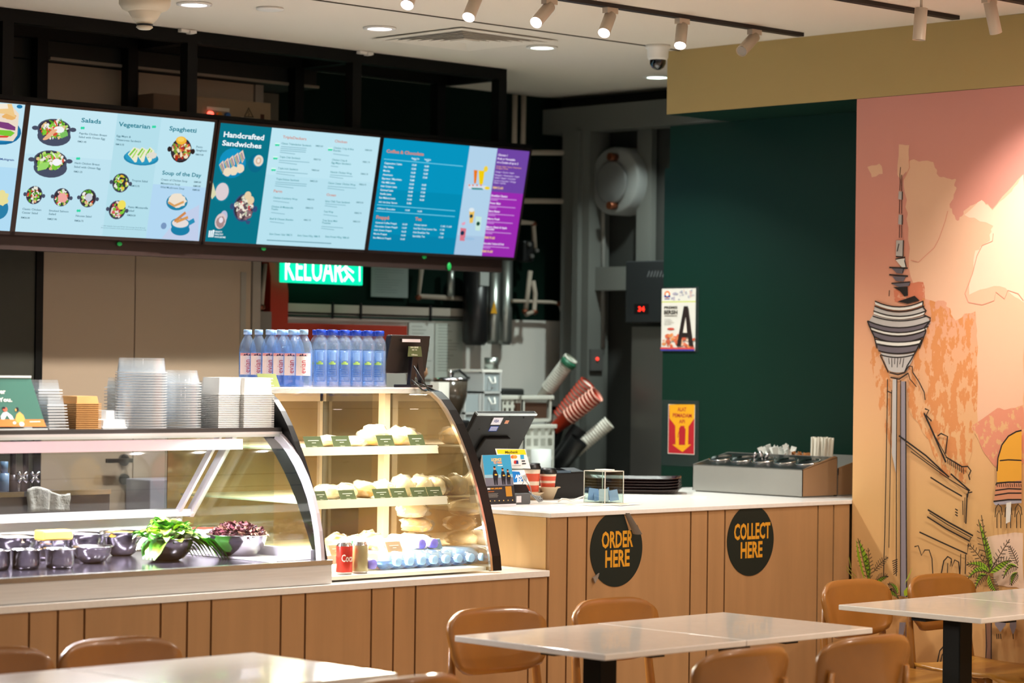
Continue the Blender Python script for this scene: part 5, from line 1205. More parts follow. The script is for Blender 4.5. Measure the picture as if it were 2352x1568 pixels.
def topcard(px0,px1,py0,py1,y,z,label):
    a=U(px0,py0,y=y); b=U(px1,py1,y=y); t=thing('price_card',label,'price card',((a.x+b.x)/2,y,z))
    MB().prism([(a.x,y,z),(b.x,y,z),(b.x-.008,y+.018,a.z),(a.x-.008,y+.018,a.z)],(0,.0015,0)).box(a.x,b.x,y,y+.03,z,z+.001).build('card',mat('card_green_light','74803f',.45),t)
    F=Flat((a.x,y-.0006,z),(1,0,0),(0,.018,a.z-z)); w=b.x-a.x; h=a.z-z
    F.text('EVIAN' if px0<700 else 'SAN BENE',w*.3,h*.62,h*.14,INKW,X2=w*.4,px=False,bold=.01); F.text('RM 7.50',w*.36,h*.42,h*.10,INKW,X2=w*.28,px=False); F.text("O'Briens",w*.32,h*.12,h*.10,INKW,X2=w*.36,px=False); F.build('lettering',t)
topcard(601,644,858,886,7.165,ZP+.0005,'green price card in front of the pink-labelled bottles')
# items at the bottom of the pastry case
ZB=.8605
cq=[(790,'red soft drink can with white script at the case bottom','c8261c','Coca-Cola'),(826,'pale green and red soft drink can at the case bottom','a89a72','Lime')]
for px,lb,c_,tx in cq:
    q=U(px,1330,y=6.83); t=thing('drink_can',lb,'can',(q.x,6.83,ZB),group='soft drink cans')
    r=.029
    MB().lathe([(0,.001),(r*.85,0),(r,.008),(r,.098),(r*.82,.108),(r*.80,.112),(0,.110)],(0,0,0),24,mfn=lambda k:0 if k in(2,) else 1).build('body',[mat('can_'+c_,c_,.3,.3),STEELD],t,local=True)
    if px>800: continue
    lb2=MB(); V,F_=text2d(tx,.01); s_=.036
    vs=lb2._v(bend([(v[0]*s_*.6-.03,v[1]*s_) for v in V],r+.0006,0,.045))
    for f in F_:
        try: lb2.b.faces.new([vs[i] for i in f])
        except ValueError: pass
    lb2.build('lettering',mat('paint_f4f0e8','f4f0e8',.5),t,local=True)
for px,lb,c_ in((812,'green soft drink can between the red and pale cans','2f8a4a'),):
    q=U(px,1325,y=6.90); MB().lathe([(0,.001),(.026,0),(.029,.008),(.029,.100),(.024,.110),(0,.110)],(q.x,6.90,ZB),20).build('drink_can',mat('can_'+c_,c_,.3,.3),tag=(lb,'can','soft drink cans'))
# bottles lying on their sides, caps forward
def lying(px,py,y,cap,label,grp,zc,src):
    q=U(px,py,y=y); o=copy_tree(src,None,(q.x,y+.208,zc),(PI/2,0,0),label); o['group']=grp
    return o
PURP=mat('purple_blue_cap','7f74d8',.4)
for i in range(8):
    o=lying(916+i*28,1322,6.80,CAPL,'water bottle lying on its side with a pale blue cap, %s from the left'%('first','second','third','fourth','fifth','sixth','seventh','eighth')[i],'pale-capped bottles lying at the case bottom',ZB+.0335,E0)
for i,(px,zz) in enumerate(((858,.0),(970,.055),(998,.055))):
    t=thing('juice_bottle',['purple-capped bottle lying beside the cans','left of two purple-capped bottles lying on the pale-capped row','right of two purple-capped bottles lying on the pale-capped row'][i],'bottle',(0,0,0),group='purple-capped bottles at the case bottom')
    yy=6.80 if i==0 else 6.87; q=U(px,1300,y=yy); t.location=(q.x,yy+.17,ZB+.031+zz); t.rotation_euler=(PI/2,0,0)
    MB().lathe([(0,0),(.028,.002),(.028,.11),(.02,.135),(.014,.15)],(0,0,0),18).build('body',mat('milky_bottle','f0ece4',.35),t,local=True)
    MB().lathe([(0,.170),(.017,.170),(.018,.148),(0,.148)],(0,0,0),18).build('cap',PURP,t,local=True)
# ================================================================== customer display on the pastry case
t=thing('customer_display','black customer display on a forked stand at the right end of the pastry case top','display screen',(6.40,7.20,ZP))
a=U(889,768,y=7.22); b=U(984,858,y=7.22)
DB=MB().prism([(a.x+.004,7.20,a.z),(b.x-.006,7.20,a.z-.002),(b.x,7.22,a.z-.03),(b.x+.002,7.235,b.z+.01),(b.x-.01,7.235,b.z),(a.x,7.235,b.z+.0)],(0,.03,0)); DB.build('housing',mat('display_brown_black','1d1716',.4),t,bevel=.006)
MB().prism([(a.x+.105,7.19,a.z-.055),(a.x+.15,7.19,a.z-.055),(a.x+.165,7.185,ZP+.01),(a.x+.145,7.185,ZP+.01),(a.x+.128,7.19,a.z-.11),(a.x+.112,7.19,ZP+.01),(a.x+.09,7.19,ZP+.01)],(0,.02,0)).box(a.x+.07,a.x+.18,7.16,7.26,ZP+.0005,ZP+.012).build('stand',mat('display_brown_black','1d1716'),t,bevel=.003)
c1=U(924,778,y=7.198); c2=U(965,786,y=7.198); MB().box(c1.x,c2.x,7.197,7.2,c2.z,c1.z).build('white_sticker',mat('sticker_pale','d9cfd2',.5),t)
t2=thing('price_card','olive price card clipped to the back of the customer display','price card',(a.x+.12,7.185,a.z-.08))
k1=U(937,795,y=7.186); k2=U(968,819,y=7.186); MB().prism([(k1.x-.002,7.184,k2.z),(k2.x+.002,7.184,k2.z),(k2.x-.003,7.186,k1.z),(k1.x+.003,7.186,k1.z)],(0,.0015,0)).build('card',CARD,t2)
F=Flat((k1.x,7.1832,k2.z),(1,0,0),(0,0,1)); F.text('SAN BENE',.01,.032,.006,INKW,X2=.04,px=False,bold=.01); F.text('RM 7.90',.018,.023,.005,INKW,X2=.025,px=False); F.text("O'Briens",.016,.004,.006,INKW,X2=.03,px=False); F.build('lettering',t2)
cb=MB(); 
for pts in ([(950,840),(975,880),(990,905),(1010,925)],[(955,878),(985,890),(1015,905),(1028,945)],[(945,872),(970,895),(1000,905),(1022,925)]):
    cb.tube([U(x,y,y=7.14-.02*i) for i,(x,y) in enumerate(pts)],.0035,6)
cb.build('display_cables',BLKP,tag=('black cables looping from the customer display over the case edge','cable'))
# ================================================================== till area on the high worktop (z=1.05)
ZC=1.0503
t=thing('pos_terminal','black touch screen till seen from behind, tilted back on the counter','till screen',(7.06,7.42,ZC))
q=[U(1097,950,y=7.30),U(1234,950,y=7.30),U(1180,1078,y=7.44),U(1062,1050,y=7.44)]
q[2]=Vector((q[1].x,7.45,1.185)); q[3]=Vector((q[0].x,7.45,1.185))
wv=q[1]-q[0]; hv=(q[0]-q[3]); nv=wv.cross(hv).normalized(); 
if nv.y>0: nv=-nv
PB_=mat('till_black','131211',.45,spec=.25)
MB().prism([tuple(v) for v in q],tuple(-nv*.022)).build('screen_housing',PB_,t,bevel=.006)
MB().prism([tuple(q[0]+hv*.0+nv*.002),tuple(q[1]+nv*.002),tuple(q[1]-hv*.03+nv*.002),tuple(q[0]-hv*.03+nv*.002)],tuple(-nv*.02)).build('silver_edge',mat('silver_edge','b9c0c2',.25,.8),t)
ctr=(q[0]+q[2])/2; wu=wv.normalized(); hu=hv.normalized()
MB().prism([tuple(ctr-wu*.09-hu*.10+nv*.001),tuple(ctr+wu*.09-hu*.10+nv*.001),tuple(ctr+wu*.07+hu*.02+nv*.001),tuple(ctr-wu*.07+hu*.02+nv*.001)],tuple(nv*.014)).build('rear_box',PB_,t,bevel=.004)
MB().box(ctr.x-.05,ctr.x+.05,7.40,7.46,ZC+.015,1.24).box(ctr.x-.11,ctr.x+.11,7.34,7.52,ZC,ZC+.015).build('stand',PB_,t,bevel=.004)
F=Flat(tuple(q[3]+nv*.0006),tuple(wv),tuple(hv)); w,h=wv.length,hv.length
F.rect(w*.30,h*.80,w*.46,h*.93,'dfe1ee'); F.text('VISA',w*.325,h*.845,.013,'27348a',X2=w*.085,px=False,bold=.03)
F.rect(w*.315,h*.68,w*.455,h*.775,'2f4fa8')
for k_ in range(3): F.rect(w*.325,h*(.695+k_*.026),w*.445,h*(.708+k_*.026),'dfe1ee')
F.rect(w*.52,h*.82,w*.58,h*.88,'e0a98a'); F.text('MyDebit',w*.525,h*.842,.006,'b0402a',X2=w*.05,px=False)
for a_,b_ in((.27,.9),(.55,.95),(.80,.93),(.15,.72)): F.disc(w*a_,h*b_,.0035,.0035,'050505',n=8,px=False)
F.build('stickers',t)
# tent card
t=thing('tent_card','folded tent card advert with three people in black on a blue sky','tent card',(6.90,7.15,ZC))
a=U(1117,1158,y=7.13); b=U(1181,1158,y=7.13); zt_=U(1140,1044,y=7.16).z
P0=[Vector((a.x,7.12,ZC)),Vector((b.x,7.12,ZC)),Vector((b.x-.006,7.15,zt_)),Vector((a.x-.006,7.15,zt_))]
mb=MB().prism([tuple(p) for p in P0],(0,.0012,0)); mb.prism([(P0[0].x,7.19,ZC),(P0[1].x,7.19,ZC),tuple(P0[2]+Vector((0,.002,0))),tuple(P0[3]+Vector((0,.002,0)))],(0,.0012,0)); mb.box(P0[0].x,P0[1].x,7.121,7.19,ZC,ZC+.001)
mb.build('folded_card',mat('card_grey_white','d8d6d2',.6),t)
ey_=(P0[3]-P0[0]).normalized(); F=Flat(tuple(P0[0]+Vector((0,-.0006,0))),(1,0,0),tuple(ey_)); w=b.x-a.x; h=(P0[3]-P0[0]).length
F.rect(0,h*.05,w,h,'3a93bd'); F.rect(0,h*.40,w,h*.60,'6d6a76'); F.rect(0,h*.56,w,h*.62,'8fb0c0'); F.rect(0,h*.05,w,h*.39,'33291f'); F.rect(0,h*.04,w,h*.40,'2e2a2c')
F.text('LICENCE',w*.30,h*.885,h*.05,'f0c060',X2=w*.36,px=False,bold=.04); F.text('TO WIN',w*.36,h*.825,h*.05,'f09a40',X2=w*.30,px=False,bold=.04); F.rect(w*.50,h*.785,w*.68,h*.80,'f4f0e4')
for cx,s_ in((.38,1),(.66,.9),(.84,.82)):
    X,Yb=w*cx,h*.42; hh=h*.36*s_
    F.shape([(X-w*.09*s_,Yb+hh*.55),(X-w*.05*s_,Yb+hh*.80),(X+w*.05*s_,Yb+hh*.80),(X+w*.11*s_,Yb+hh*.5),(X+w*.07*s_,Yb+hh*.3),(X+w*.05*s_,Yb),(X+.001,Yb),(X,Yb+hh*.3),(X-w*.03*s_,Yb),(X-w*.07*s_,Yb)],'1e1b22',px=False)
    F.disc(X,Yb+hh*.9,w*.045*s_,h*.034*s_,'c08a68',px=False,n=10); F.disc(X,Yb+hh*.96,w*.045*s_,h*.018*s_,'221a1a',px=False,n=8); F.disc(X+w*.02,Yb+hh*.55,w*.05*s_,h*.016*s_,'e0a83a',px=False,n=8)
F.rect(w*.04,h*.335,w*.14,h*.365,'d8d0d0'); F.text('RM1,000,000',w*.16,h*.338,h*.028,'f0a030',X2=w*.40,px=False,bold=.02); F.text('SHOP NOW',w*.05,h*.285,h*.018,'e07a2a',X2=w*.22,px=False); 
for i in range(4): F.rect(w*.05,h*(.25-.022*i),w*(.40-.03*(i%2)),h*(.256-.022*i),'9a948e')
F.rect(w*.68,h*.19,w*.90,h*.385,'b07a2a')
for i in range(6): F.disc(w*(.09+.16*i),h*.115,w*.02,h*.012,'e8c07a',px=False,n=6)
F.rect(0,0,w,h*.045,'cfcdd2'); F.build('printed_advert',t)
# payment signs
def signcard(quad,y,nm,label,cat,draw):
    P=[U(x,yy,y=y) for x,yy in quad]; t=thing(nm,label,cat,((P[0].x+P[1].x)/2,y,min(p.z for p in P)))
    MB().prism([tuple(p) for p in P],(0,.002,0)).build('card',mat('sign_white','eef0f2',.4),t)
    F=Flat((P[3].x,y-.0006,P[3].z),(1,0,0),(0,0,1)); draw(F); F.build('printing',t); 
    return t,P
def d1(F):
    F.shape([(1141,1032),(1205,1032),(1209,1044),(1143,1042)],'efd522'); F.text('Maybank',1160,1041,6,'3a3208',X2=1190,bold=.03)
    F.disc(1178,1049,5,4,'e8743a'); F.disc(1183,1049,5,4,'f0a040'); F.shape([(1195,1044),(1203,1044),(1204,1054),(1196,1054)],'3aa0d0'); F.shape([(1181,1057),(1190,1057),(1191,1065),(1181,1065)],'2a3a7a'); F.disc(1183,1061,3,4,'d04038')
    F.rect(*F.L(1198,1060),*F.L(1206,1057),'202830'); F.rect(*F.L(1199,1066),*F.L(1208,1063),'202830'); F.text('Contactless accepted',1176,1070,2.5,'7a8088',X2=1196)
t,P=signcard([(1138,1030),(1206,1031),(1219,1076),(1150,1074)],7.24,'payment_sign','white payment sign with a yellow header leaning behind the tent card','sign',d1)
def d2(F):
    F.shape([(1176,1082),(1193,1083),(1202,1105),(1180,1108)],'1f78c8'); F.text('AM',1183,1098,8,'f2f6fa',X2=1196,bold=.05); F.text('EX',1188,1107,8,'f2f6fa',X2=1200,bold=.05)
    for k_ in range(4): F.stroke([(1199+k_*2.6,1090+2-k_),(1202+k_*2.6,1096),(1201+k_*2.6,1103+k_)],.0022,'2a3a4a')
t,P=signcard([(1172,1080),(1204,1079),(1217,1112),(1180,1112)],7.20,'payment_sign','small white and blue contactless card sign below the yellow-headed one','sign',d2)
t=thing('card_reader','grey card reader with cables beside the tent card','card reader',(7.02,7.20,ZC))
a=U(1180,1130,y=7.2); b=U(1215,1155,y=7.2); MB().box(a.x,b.x,7.19,7.30,ZC,a.z-.005).build('base',mat('reader_grey','4f5154',.4),t,bevel=.004)
MB().prism([(a.x,7.22,a.z),(b.x+.03,7.22,a.z-.01),(b.x+.01,7.26,a.z+.07),(a.x,7.26,a.z+.075)],(0,.015,0)).build('reader_head',BLKP,t,bevel=.003)
MB().box(a.x+.005,a.x+.03,7.188,7.19,ZC+.008,a.z-.015).build('white_sticker',mat('sticker_pale','d9cfd2'),t)
cb=MB()
for j in range(4):
    pts=[U(1215+j*3,1128+j*4,y=7.22),U(1225+j*5,1140,y=7.2),U(1238+j*2,1152-j,y=7.19),U(1246,1150-j*2,y=7.19),U(1236,1142+j*2,y=7.2)]
    for p_ in pts: p_.z=max(p_.z,ZC+.004)
    cb.tube(pts,.0028,6)
for pts in ([(1200,1112),(1205,1100),(1218,1118),(1222,1140)],): cb.tube([U(x,y,y=7.19) for x,y in pts],.002,6)
cb.build('cable_loops',mat('grey_cable','8c8e90',.4),tag=('looped grey cables on the counter beside the card reader','cable'))
# coffee cups in carrier
KR=mat('cup_kraft_cream','d8c4ae',.6); RB=mat('cup_red_band','c84a2c',.5); LID=mat('black_lid','121212',.35)
def coffee(px,py,y,zb_,h,label):
    q=U(px,py,y=y); t=thing('coffee_cup',label,'cup',(q.x,y,zb_),group='lidded coffee cups in the carrier')
    r=.036
    MB().lathe([(0,0),(r*.78,0),(r*.80,h*.1),(r*.85,h*.35),(r*.87,h*.5),(r*.93,h*.8),(r*.97,h*.95),(r*.99,h)],(0,0,0),24,mfn=lambda k:1 if k in(2,4) else 0).build('cup',[KR,RB],t,local=True)
    MB().lathe([(r*1.04,h-.004),(r*1.06,h+.004),(r*.95,h+.010),(r*.92,h+.020),(0,h+.018)],(0,0,0),24).build('lid',LID,t,local=True)
    return t
coffee(1221,1110,7.42,ZC+.022,.105,'taller lidded coffee cup partly hidden by the payment signs')
coffee(1258,1112,7.40,ZC+.045,.062,'shorter lidded coffee cup right of the taller one')
q=U(1258,1130,y=7.40); t=thing('cup_carrier','moulded pulp cup carrier under two coffee cups','cup carrier',(q.x-.04,7.40,ZC),group=None); PU=mat('pulp','bfa88a',.85)
for dx in(-.085,0): MB().lathe([(0,0),(.022,0),(.040,.045),(.052,.05)],(q.x+dx,7.40,ZC),22).build('cup_well',PU,t,solid=.002) if dx==0 else MB().lathe([(0,0),(.022,0),(.040,.022),(.052,.03)],(q.x+dx,7.41,ZC),22).build('cup_well',PU,t,solid=.002)
# receipt printer
a=U(1272,1083,y=7.40); b=U(1345,1148,y=7.40)
t=thing('receipt_printer','black receipt printer behind the acrylic box','printer',((a.x+b.x)/2,7.45,ZC))
MB().box(a.x,b.x,7.40,7.52,ZC,a.z).build('housing',PB_,t,bevel=.01); MB().prism([(b.x-.09,7.41,a.z),(b.x-.01,7.41,a.z),(b.x-.02,7.45,a.z+.012),(b.x-.10,7.45,a.z+.012)],(0,.04,-.005)).build('cover',mat('printer_cover','3a3c40',.25),t)
MB().box(a.x-.02,b.x-.09,7.398,7.41,a.z-.006,a.z+.003).build('blue_grey_edge',mat('blue_grey','3a4c5a',.4),t)
# acrylic box with blue slips
t=thing('acrylic_box','clear acrylic box holding folded blue slips','box',(7.33,7.12,ZC))
c0=U(1389,1157,z=ZC); hx=.105; hy=.115; hz=.127; ed=MB(); pn=MB()
x0,x1,y0_,y1_=c0.x,c0.x+hx,c0.y,c0.y+hy
for a_ in ((x0,x1,y0_,y0_+.002),(x0,x1,y1_-.002,y1_),(x0,x0+.002,y0_,y1_),(x1-.002,x1,y0_,y1_)): pn.box(a_[0],a_[1],a_[2],a_[3],ZC,ZC+hz)
pn.box(x0,x1,y0_,y1_,ZC,ZC+.002); pn.build('clear_panels',GLASS,t)
e_=.0013
for X in(x0,x1):
    for Y in(y0_,y1_): ed.box(X-e_,X+e_,Y-e_,Y+e_,ZC,ZC+hz+.001)
for Y in(y0_,y1_):
    for Z in(ZC+.001,ZC+hz): ed.box(x0,x1,Y-e_,Y+e_,Z-e_,Z+e_)
for X in(x0,x1):
    for Z in(ZC+.001,ZC+hz): ed.box(X-e_,X+e_,y0_,y1_,Z-e_,Z+e_)
ed.build('bright_edges',mat('acrylic_edge','d9d4c8',.3),t)
MB().box(x0+.03,x1-.02,y0_+.03,y1_-.03,ZC+hz+.001,ZC+hz+.006).build('tape_strip',mat('tape_white','e4e2dc',.5),t)
for i in range(9):
    cx=x0+.022+(i%3)*.030+random.uniform(-.005,.005); cy=y0_+.028+(i//3)*.030; zz=ZC+.003
    R_=Matrix.Translation((cx,cy,zz+.004))@Matrix.Rotation(random.uniform(-.9,.9),4,'Z')@Matrix.Rotation(random.uniform(-.35,.35),4,'Y')
    s_=MB(); hgt=random.uniform(.035,.052)
    s_.poly([R_@Vector(p) for p in((-.019,0,0.002),(.019,0,0.002),(.019,.004,hgt),(-.019,.004,hgt))]); s_.poly([R_@Vector(p) for p in((-.019,.004,hgt),(.019,.004,hgt),(.017,.014,.006),(-.017,.014,.006))])
    s_.build('folded_slip',mat('slip_blue','8fabd4',.6) if i%4 else mat('slip_pale','b9c4d4',.6),tag=('folded pale blue slip inside the acrylic box','paper slip','blue slips in the acrylic box'))
# flyers
for i,(x,y,rz) in enumerate(((7.12,7.06,.2),(7.22,7.00,-.15),(7.31,6.96,.1))):
    R_=Matrix.Translation((x,y,ZC+.0008*i))@Matrix.Rotation(rz,4,'Z'); o=MB(); o.box(-.07,.07,-.05,.05,0,.0007)
    for v in o.b.verts: v.co=R_@v.co
    o=o.build('flyer',mat('flyer_paper','e0d6c8',.6),tag=(['flyer lying on the counter left of the acrylic box','flyer lying between two others in front of the acrylic box','flyer lying in front of the acrylic box near the counter edge'][i],'flyer','flyers on the counter'))
    F=Flat(tuple(R_@Vector((-.07,-.05,.0009))),tuple(R_.to_3x3()@Vector((1,0,0))),tuple(R_.to_3x3()@Vector((0,1,0)))); F.rect(.05,.03,.11,.06,'d8906a'); F.rect(.01,.01,.04,.09,'c9b49a'); F.rect(.06,.07,.13,.09,'b8a48c'); F.build('printing',o)
cb=MB()
for pts in([(1282,1152),(1290,1145),(1302,1146),(1312,1150),(1330,1143),(1345,1138)],): cb.tube([U(x,y,y=7.12) for x,y in pts],.003,6)
cb.build('white_cable',mat('white_cable','cfccc6',.4),tag=('pale cable curling on the counter left of the acrylic box','cable'))
# round coaster / grommet
q=U(1606,1142,z=ZC); MB().ring((q.x,q.y,ZC),(q.x,q.y,ZC+.002),.036,.036,28).build('cable_grommet',mat('white_cap','f2f2ee',.4),tag=('flat round white cap on the counter in front of the steel dispenser','cap'))
# trays
TRM=mat('tray_dark_brown','241311',.25,coat=.4)
for i in range(5):
    mb=MB(); L_,Wd=.215,.145; n=28; rows=[]
    for sx_,z in ((.90,0),(.93,.002),(1.0,.014),(1.02,.014)):
        row=[]
        for k_ in range(n):
            a=2*PI*k_/n; c_,s_=math.cos(a),math.sin(a); p_=5
            row.append((L_*sx_*math.copysign(abs(c_)**(2/p_),c_),Wd*sx_*math.copysign(abs(s_)**(2/p_),s_)*(1 if sx_>.95 else sx_),z+ (.006*c_*c_ if sx_>.95 else 0)))
        rows.append(mb._v(row))
    for A,B in zip(rows,rows[1:]):
        for k_ in range(n): mb.b.faces.new([A[k_],A[(k_+1)%n],B[(k_+1)%n],B[k_]])
    mb.b.faces.new(rows[0])
    o=mb.build('serving_tray',TRM,local=True,solid=.0025,tag=('dark brown serving tray in the stack beside the steel dispenser','tray','serving trays'),bevel=0)
    o.location=(8.06,7.62,ZC+.002+.012*i); o.rotation_euler=(0,0,math.radians(-52)+.02*i)
# condiment / cutlery dispenser
t=thing('cutlery_dispenser','long low steel dispenser with five round wells at the end of the counter','dispenser',(8.49,7.24,ZC))
xa,xb,ya,yc=8.375,8.605,6.925,7.545; zf,zb_=ZC+.118,ZC+.168
STF=mat('satin_steel','989690',.36,.3,noise=.04,nscale=3)
STW=mat('satin_side_reflection','a5805f',.35,.3)  # brown puts the reflection of wood and mural into the steel's colour
MB().box(xa,xa+.003,ya,yc,ZC+.006,zf).build('front_panel',STF,t)
MB().prism([(xa,ya,ZC+.006),(xb,ya,ZC+.006),(xb,ya,zb_),(xb-.02,ya,zb_+.004),(xa,ya,zf)],(0,.003,0)).build('side_panel',STW,t)
MB().prism([(xa,yc-.003,ZC+.006),(xb,yc-.003,ZC+.006),(xb,yc-.003,zb_),(xa,yc-.003,zf)],(0,.003,0)).build('side_panel',STF,t)
MB().prism([(xa,ya,zf-.003),(xb,ya,zb_-.003),(xb,yc,zb_-.003),(xa,yc,zf-.003)],(0,0,.002)).build('top_panel',mat('dark_steel_top','4a4c4c',.3,.9),t)
MB().box(xa+.01,xb-.01,ya+.01,yc-.01,ZC,ZC+.006).box(xb-.002,xb,ya,yc,ZC+.006,zb_).build('bottom',STF,t)
sl=(zb_-zf)/(xb-xa)
for i in range(5):
    cy=ya+.066+i*.122; cx=(xa+xb)/2; cz=zf+sl*(cx-xa)
    R_=Matrix.Rotation(-math.atan(sl),3,'Y')
    MB().lathe([(.054,-.002),(.056,.006),(.050,.007),(.046,-.002),(.042,.000)],(cx,cy,cz),30,R=R_).build('well_ring',CHROME,t)
    MB().lathe([(0,.0006),(.043,.0006)],(cx,cy,cz),26,R=R_).build('well_opening',mat('well_dark','0c0d0d',.3),t)
t=thing('cutlery_dispenser','second steel dispenser behind the long one, against the green wall','dispenser',(8.73,7.24,ZC))
xa2,xb2=8.612,8.842
MB().prism([(xa2,ya,ZC+.006),(xb2,ya,ZC+.006),(xb2,ya,zb_+.004),(xa2,ya,zf+.004)],(0,.003,0)).build('side_panel',STW,t)
MB().box(xa2,xb2,ya+.003,yc,ZC,ZC+.09).build('body',STF,t); MB().box(xb2-.003,xb2,ya,yc,ZC+.09,zb_).box(xa2,xa2+.003,ya,yc,ZC+.09,zf).build('walls',STF,t)
# spoons in a well
for i,(dx,dy,a) in enumerate(((0,0,.5),(.015,.02,-.3),(-.01,.05,.2))):
    cy=ya+.066+2*.122+dy; cx=(xa+xb)/2+dx; cz=zf+sl*(cx-xa)-.01
    R_=Matrix.Rotation(a,3,'X'); mb=MB(); mb.tube([Vector((cx,cy,cz)),Vector((cx,cy,cz))+R_@Vector((0,0,.022))],.003,6); mb.blob(Vector((cx,cy,cz))+R_@Vector((0,0,.034)),(.010,.007,.017),2,0,R=R_)
    mb.build('spoon',STEELD,tag=(('steel spoon standing upright in the middle well of the dispenser','steel spoon leaning left in the middle well','steel spoon leaning toward the next well')[i],'spoon','spoons in the dispenser'))
# straws, sugar, stirrers in the rear dispenser
ST=mat('wrapped_straw','e9e3d4',.6)
sp=MB().box(-.005,.005,-.0025,.0025,0,.150).build('wrapped_straw',ST,local=True,tag=('white wrapped straw in the thick upright bundle at the dispenser end','straw','wrapped straws'))
for i in range(60):
    o=sp if i==0 else sp.copy()
    if i: COL.objects.link(o)
    a=i*2.399; r_=.046*math.sqrt((i+.5)/60); o.location=(8.66+r_*math.cos(a)*.9,7.06+r_*math.sin(a),ZC+.0905+random.uniform(0,.008)); o.rotation_euler=(random.uniform(-.03,.05)+.05,random.uniform(-.04,.04),random.uniform(0,3))
sg=MB().box(-.012,.012,-.001,.001,0,.055).build('sugar_sachet',mat('sachet_white','dcdcd6',.6),local=True,tag=('white paper sachet in the heap left of the straws','sachet','white sachets'))
for i in range(44):
    o=sg if i==0 else sg.copy()
    if i: COL.objects.link(o)
    o.location=(8.67+random.uniform(-.03,.03),7.30+random.uniform(-.065,.065),ZC+.115+random.uniform(0,.045)); o.rotation_euler=(random.uniform(-.6,.6),random.uniform(-.6,.6),random.uniform(0,3))
sg=MB().box(-.012,.012,-.001,.001,0,.045).build('brown_sachet',mat('sachet_brown','a86a34',.6),local=True,tag=('brown paper sachet between the white sachets and the straws','sachet','brown sachets'))
for i in range(22):
    o=sg if i==0 else sg.copy()
    if i: COL.objects.link(o)
    o.location=(8.67+random.uniform(-.03,.03),7.17+random.uniform(-.05,.05),ZC+.115+random.uniform(0,.028)); o.rotation_euler=(random.uniform(-.6,.6),random.uniform(-.6,.6),random.uniform(0,3))
# ================================================================== posters on the green wall
def wallposter(quad,nm,label,base,draw,sleeve):
    P=[U(x,y,x=8.8485) for x,y in quad]; t=thing(nm,label,'poster',(8.849,(P[0].y+P[1].y)/2,min(p.z for p in P)))
    y1,y0=P[0].y,P[1].y; z1_,z0_=P[0].z,P[2].z
    S_=[U(x,y,x=8.8485) for x,y in sleeve]
    MB().box(8.8470,8.8495,S_[1].y,min(S_[0].y,8.168),S_[2].z,S_[0].z).build('clear_sleeve',thin('plastic_sleeve','e9eef0',1.45,.15,alpha=.03,dcol='aab4b4',gmin=.03),t)
    F=Flat((8.8465,y1,z0_),(0,-1,0),(0,0,1),step=.00006); F.rect(0,0,y1-y0,z1_-z0_,base); draw(F,y1-y0,z1_-z0_); F.build('printed_sheet',t)
def dA(F,w,h):
    setz(F,2.904,(1480,640))
    F.rect(0,h*.78,w,h*.795,'c9cf3a')
    F.disc(153,105,20,24,'e87a3a'); F.shape([(133,110),(173,110),(173,124),(133,124)],'2a3a8a'); F.disc(153,104,10,12,'f4f0e8'); F.rect(*F.L(136,138),*F.L(170,131),'4a4a8a')
    for i in range(26): F.disc(185+random.random()*155,78+random.random()*62,random.uniform(3,12),random.uniform(3,12),random.choice(('b8a8b8','c8bcc4','d8b4b0','a8a4b4')),n=6,wob=.4)
    F.text('PREMIS',134,200,16,'3a342e',X2=222,bold=.03); F.text('BERSIH',133,236,26,'3a342e',X2=222,bold=.03); F.rect(*F.L(135,250),*F.L(220,244),'8a8078'); 
    for i in range(4): F.rect(*F.L(135,272+i*11),*F.L(180+10*(i%3),269+i*11),'b0aaa4')
    F.disc(178,335,24,8,'c84a3a'); pass
    for i in range(46): F.disc(125+random.random()*210,375+random.random()*75,random.uniform(6,18),random.uniform(6,16),random.choice(('e08a52','d86a48','e8a884','c85a40','e0c0a8')),n=6,wob=.4)
    F.shape([(220,450),(268,183),(294,183),(330,450),(302,450),(296,390),(256,390),(248,450)],'2a1e1c'); F.shape([(262,360),(290,360),(281,255)],'e6d9cf')
    F.rect(0,0,w,h*.028,'3a3a90'); F.rect(0,h*.028,w,h*.055,'d84a3a')
wallposter([(1521,663),(1599,664),(1597,806),(1521,806)],'grade_poster','white cleanliness grade poster with a big black letter A on the green wall','e3dad2',dA,[(1521,659),(1606,659),(1602,808),(1521,808)])
def dB(F,w,h):
    setz(F,2.904,(1480,640))
    RD='b5242c'; YL='eda51c'
    F.rect(w*.015,h*.01,w*.985,h*.985,RD); F.shape([(166,838),(336,838),(334,930),(295,985),(292,1105),(312,1105),(254,1155),(186,1105),(208,1105),(206,980),(168,930)],YL)
    F.shape([(232,1000),(275,1000),(272,1108),(230,1108)],RD); F.disc(252,1000,20,14,RD); F.stroke([(240,985),(268,985)],.006,RD); F.stroke([(240,990),(226,1040),(224,1058)],.004,RD)
    F.text('ALAT',222,882,26,RD,X2=280,bold=.02); F.text('PEMADAM',190,922,26,RD,X2=316,bold=.02); F.text('API',232,962,24,RD,X2=270,bold=.02)
wallposter([(1536,928),(1597,929),(1596,1044),(1536,1042)],'extinguisher_poster','red and yellow fire extinguisher poster with a downward arrow on the green wall','efe6da',dB,[(1521,918),(1606,918),(1603,1072),(1521,1072)])
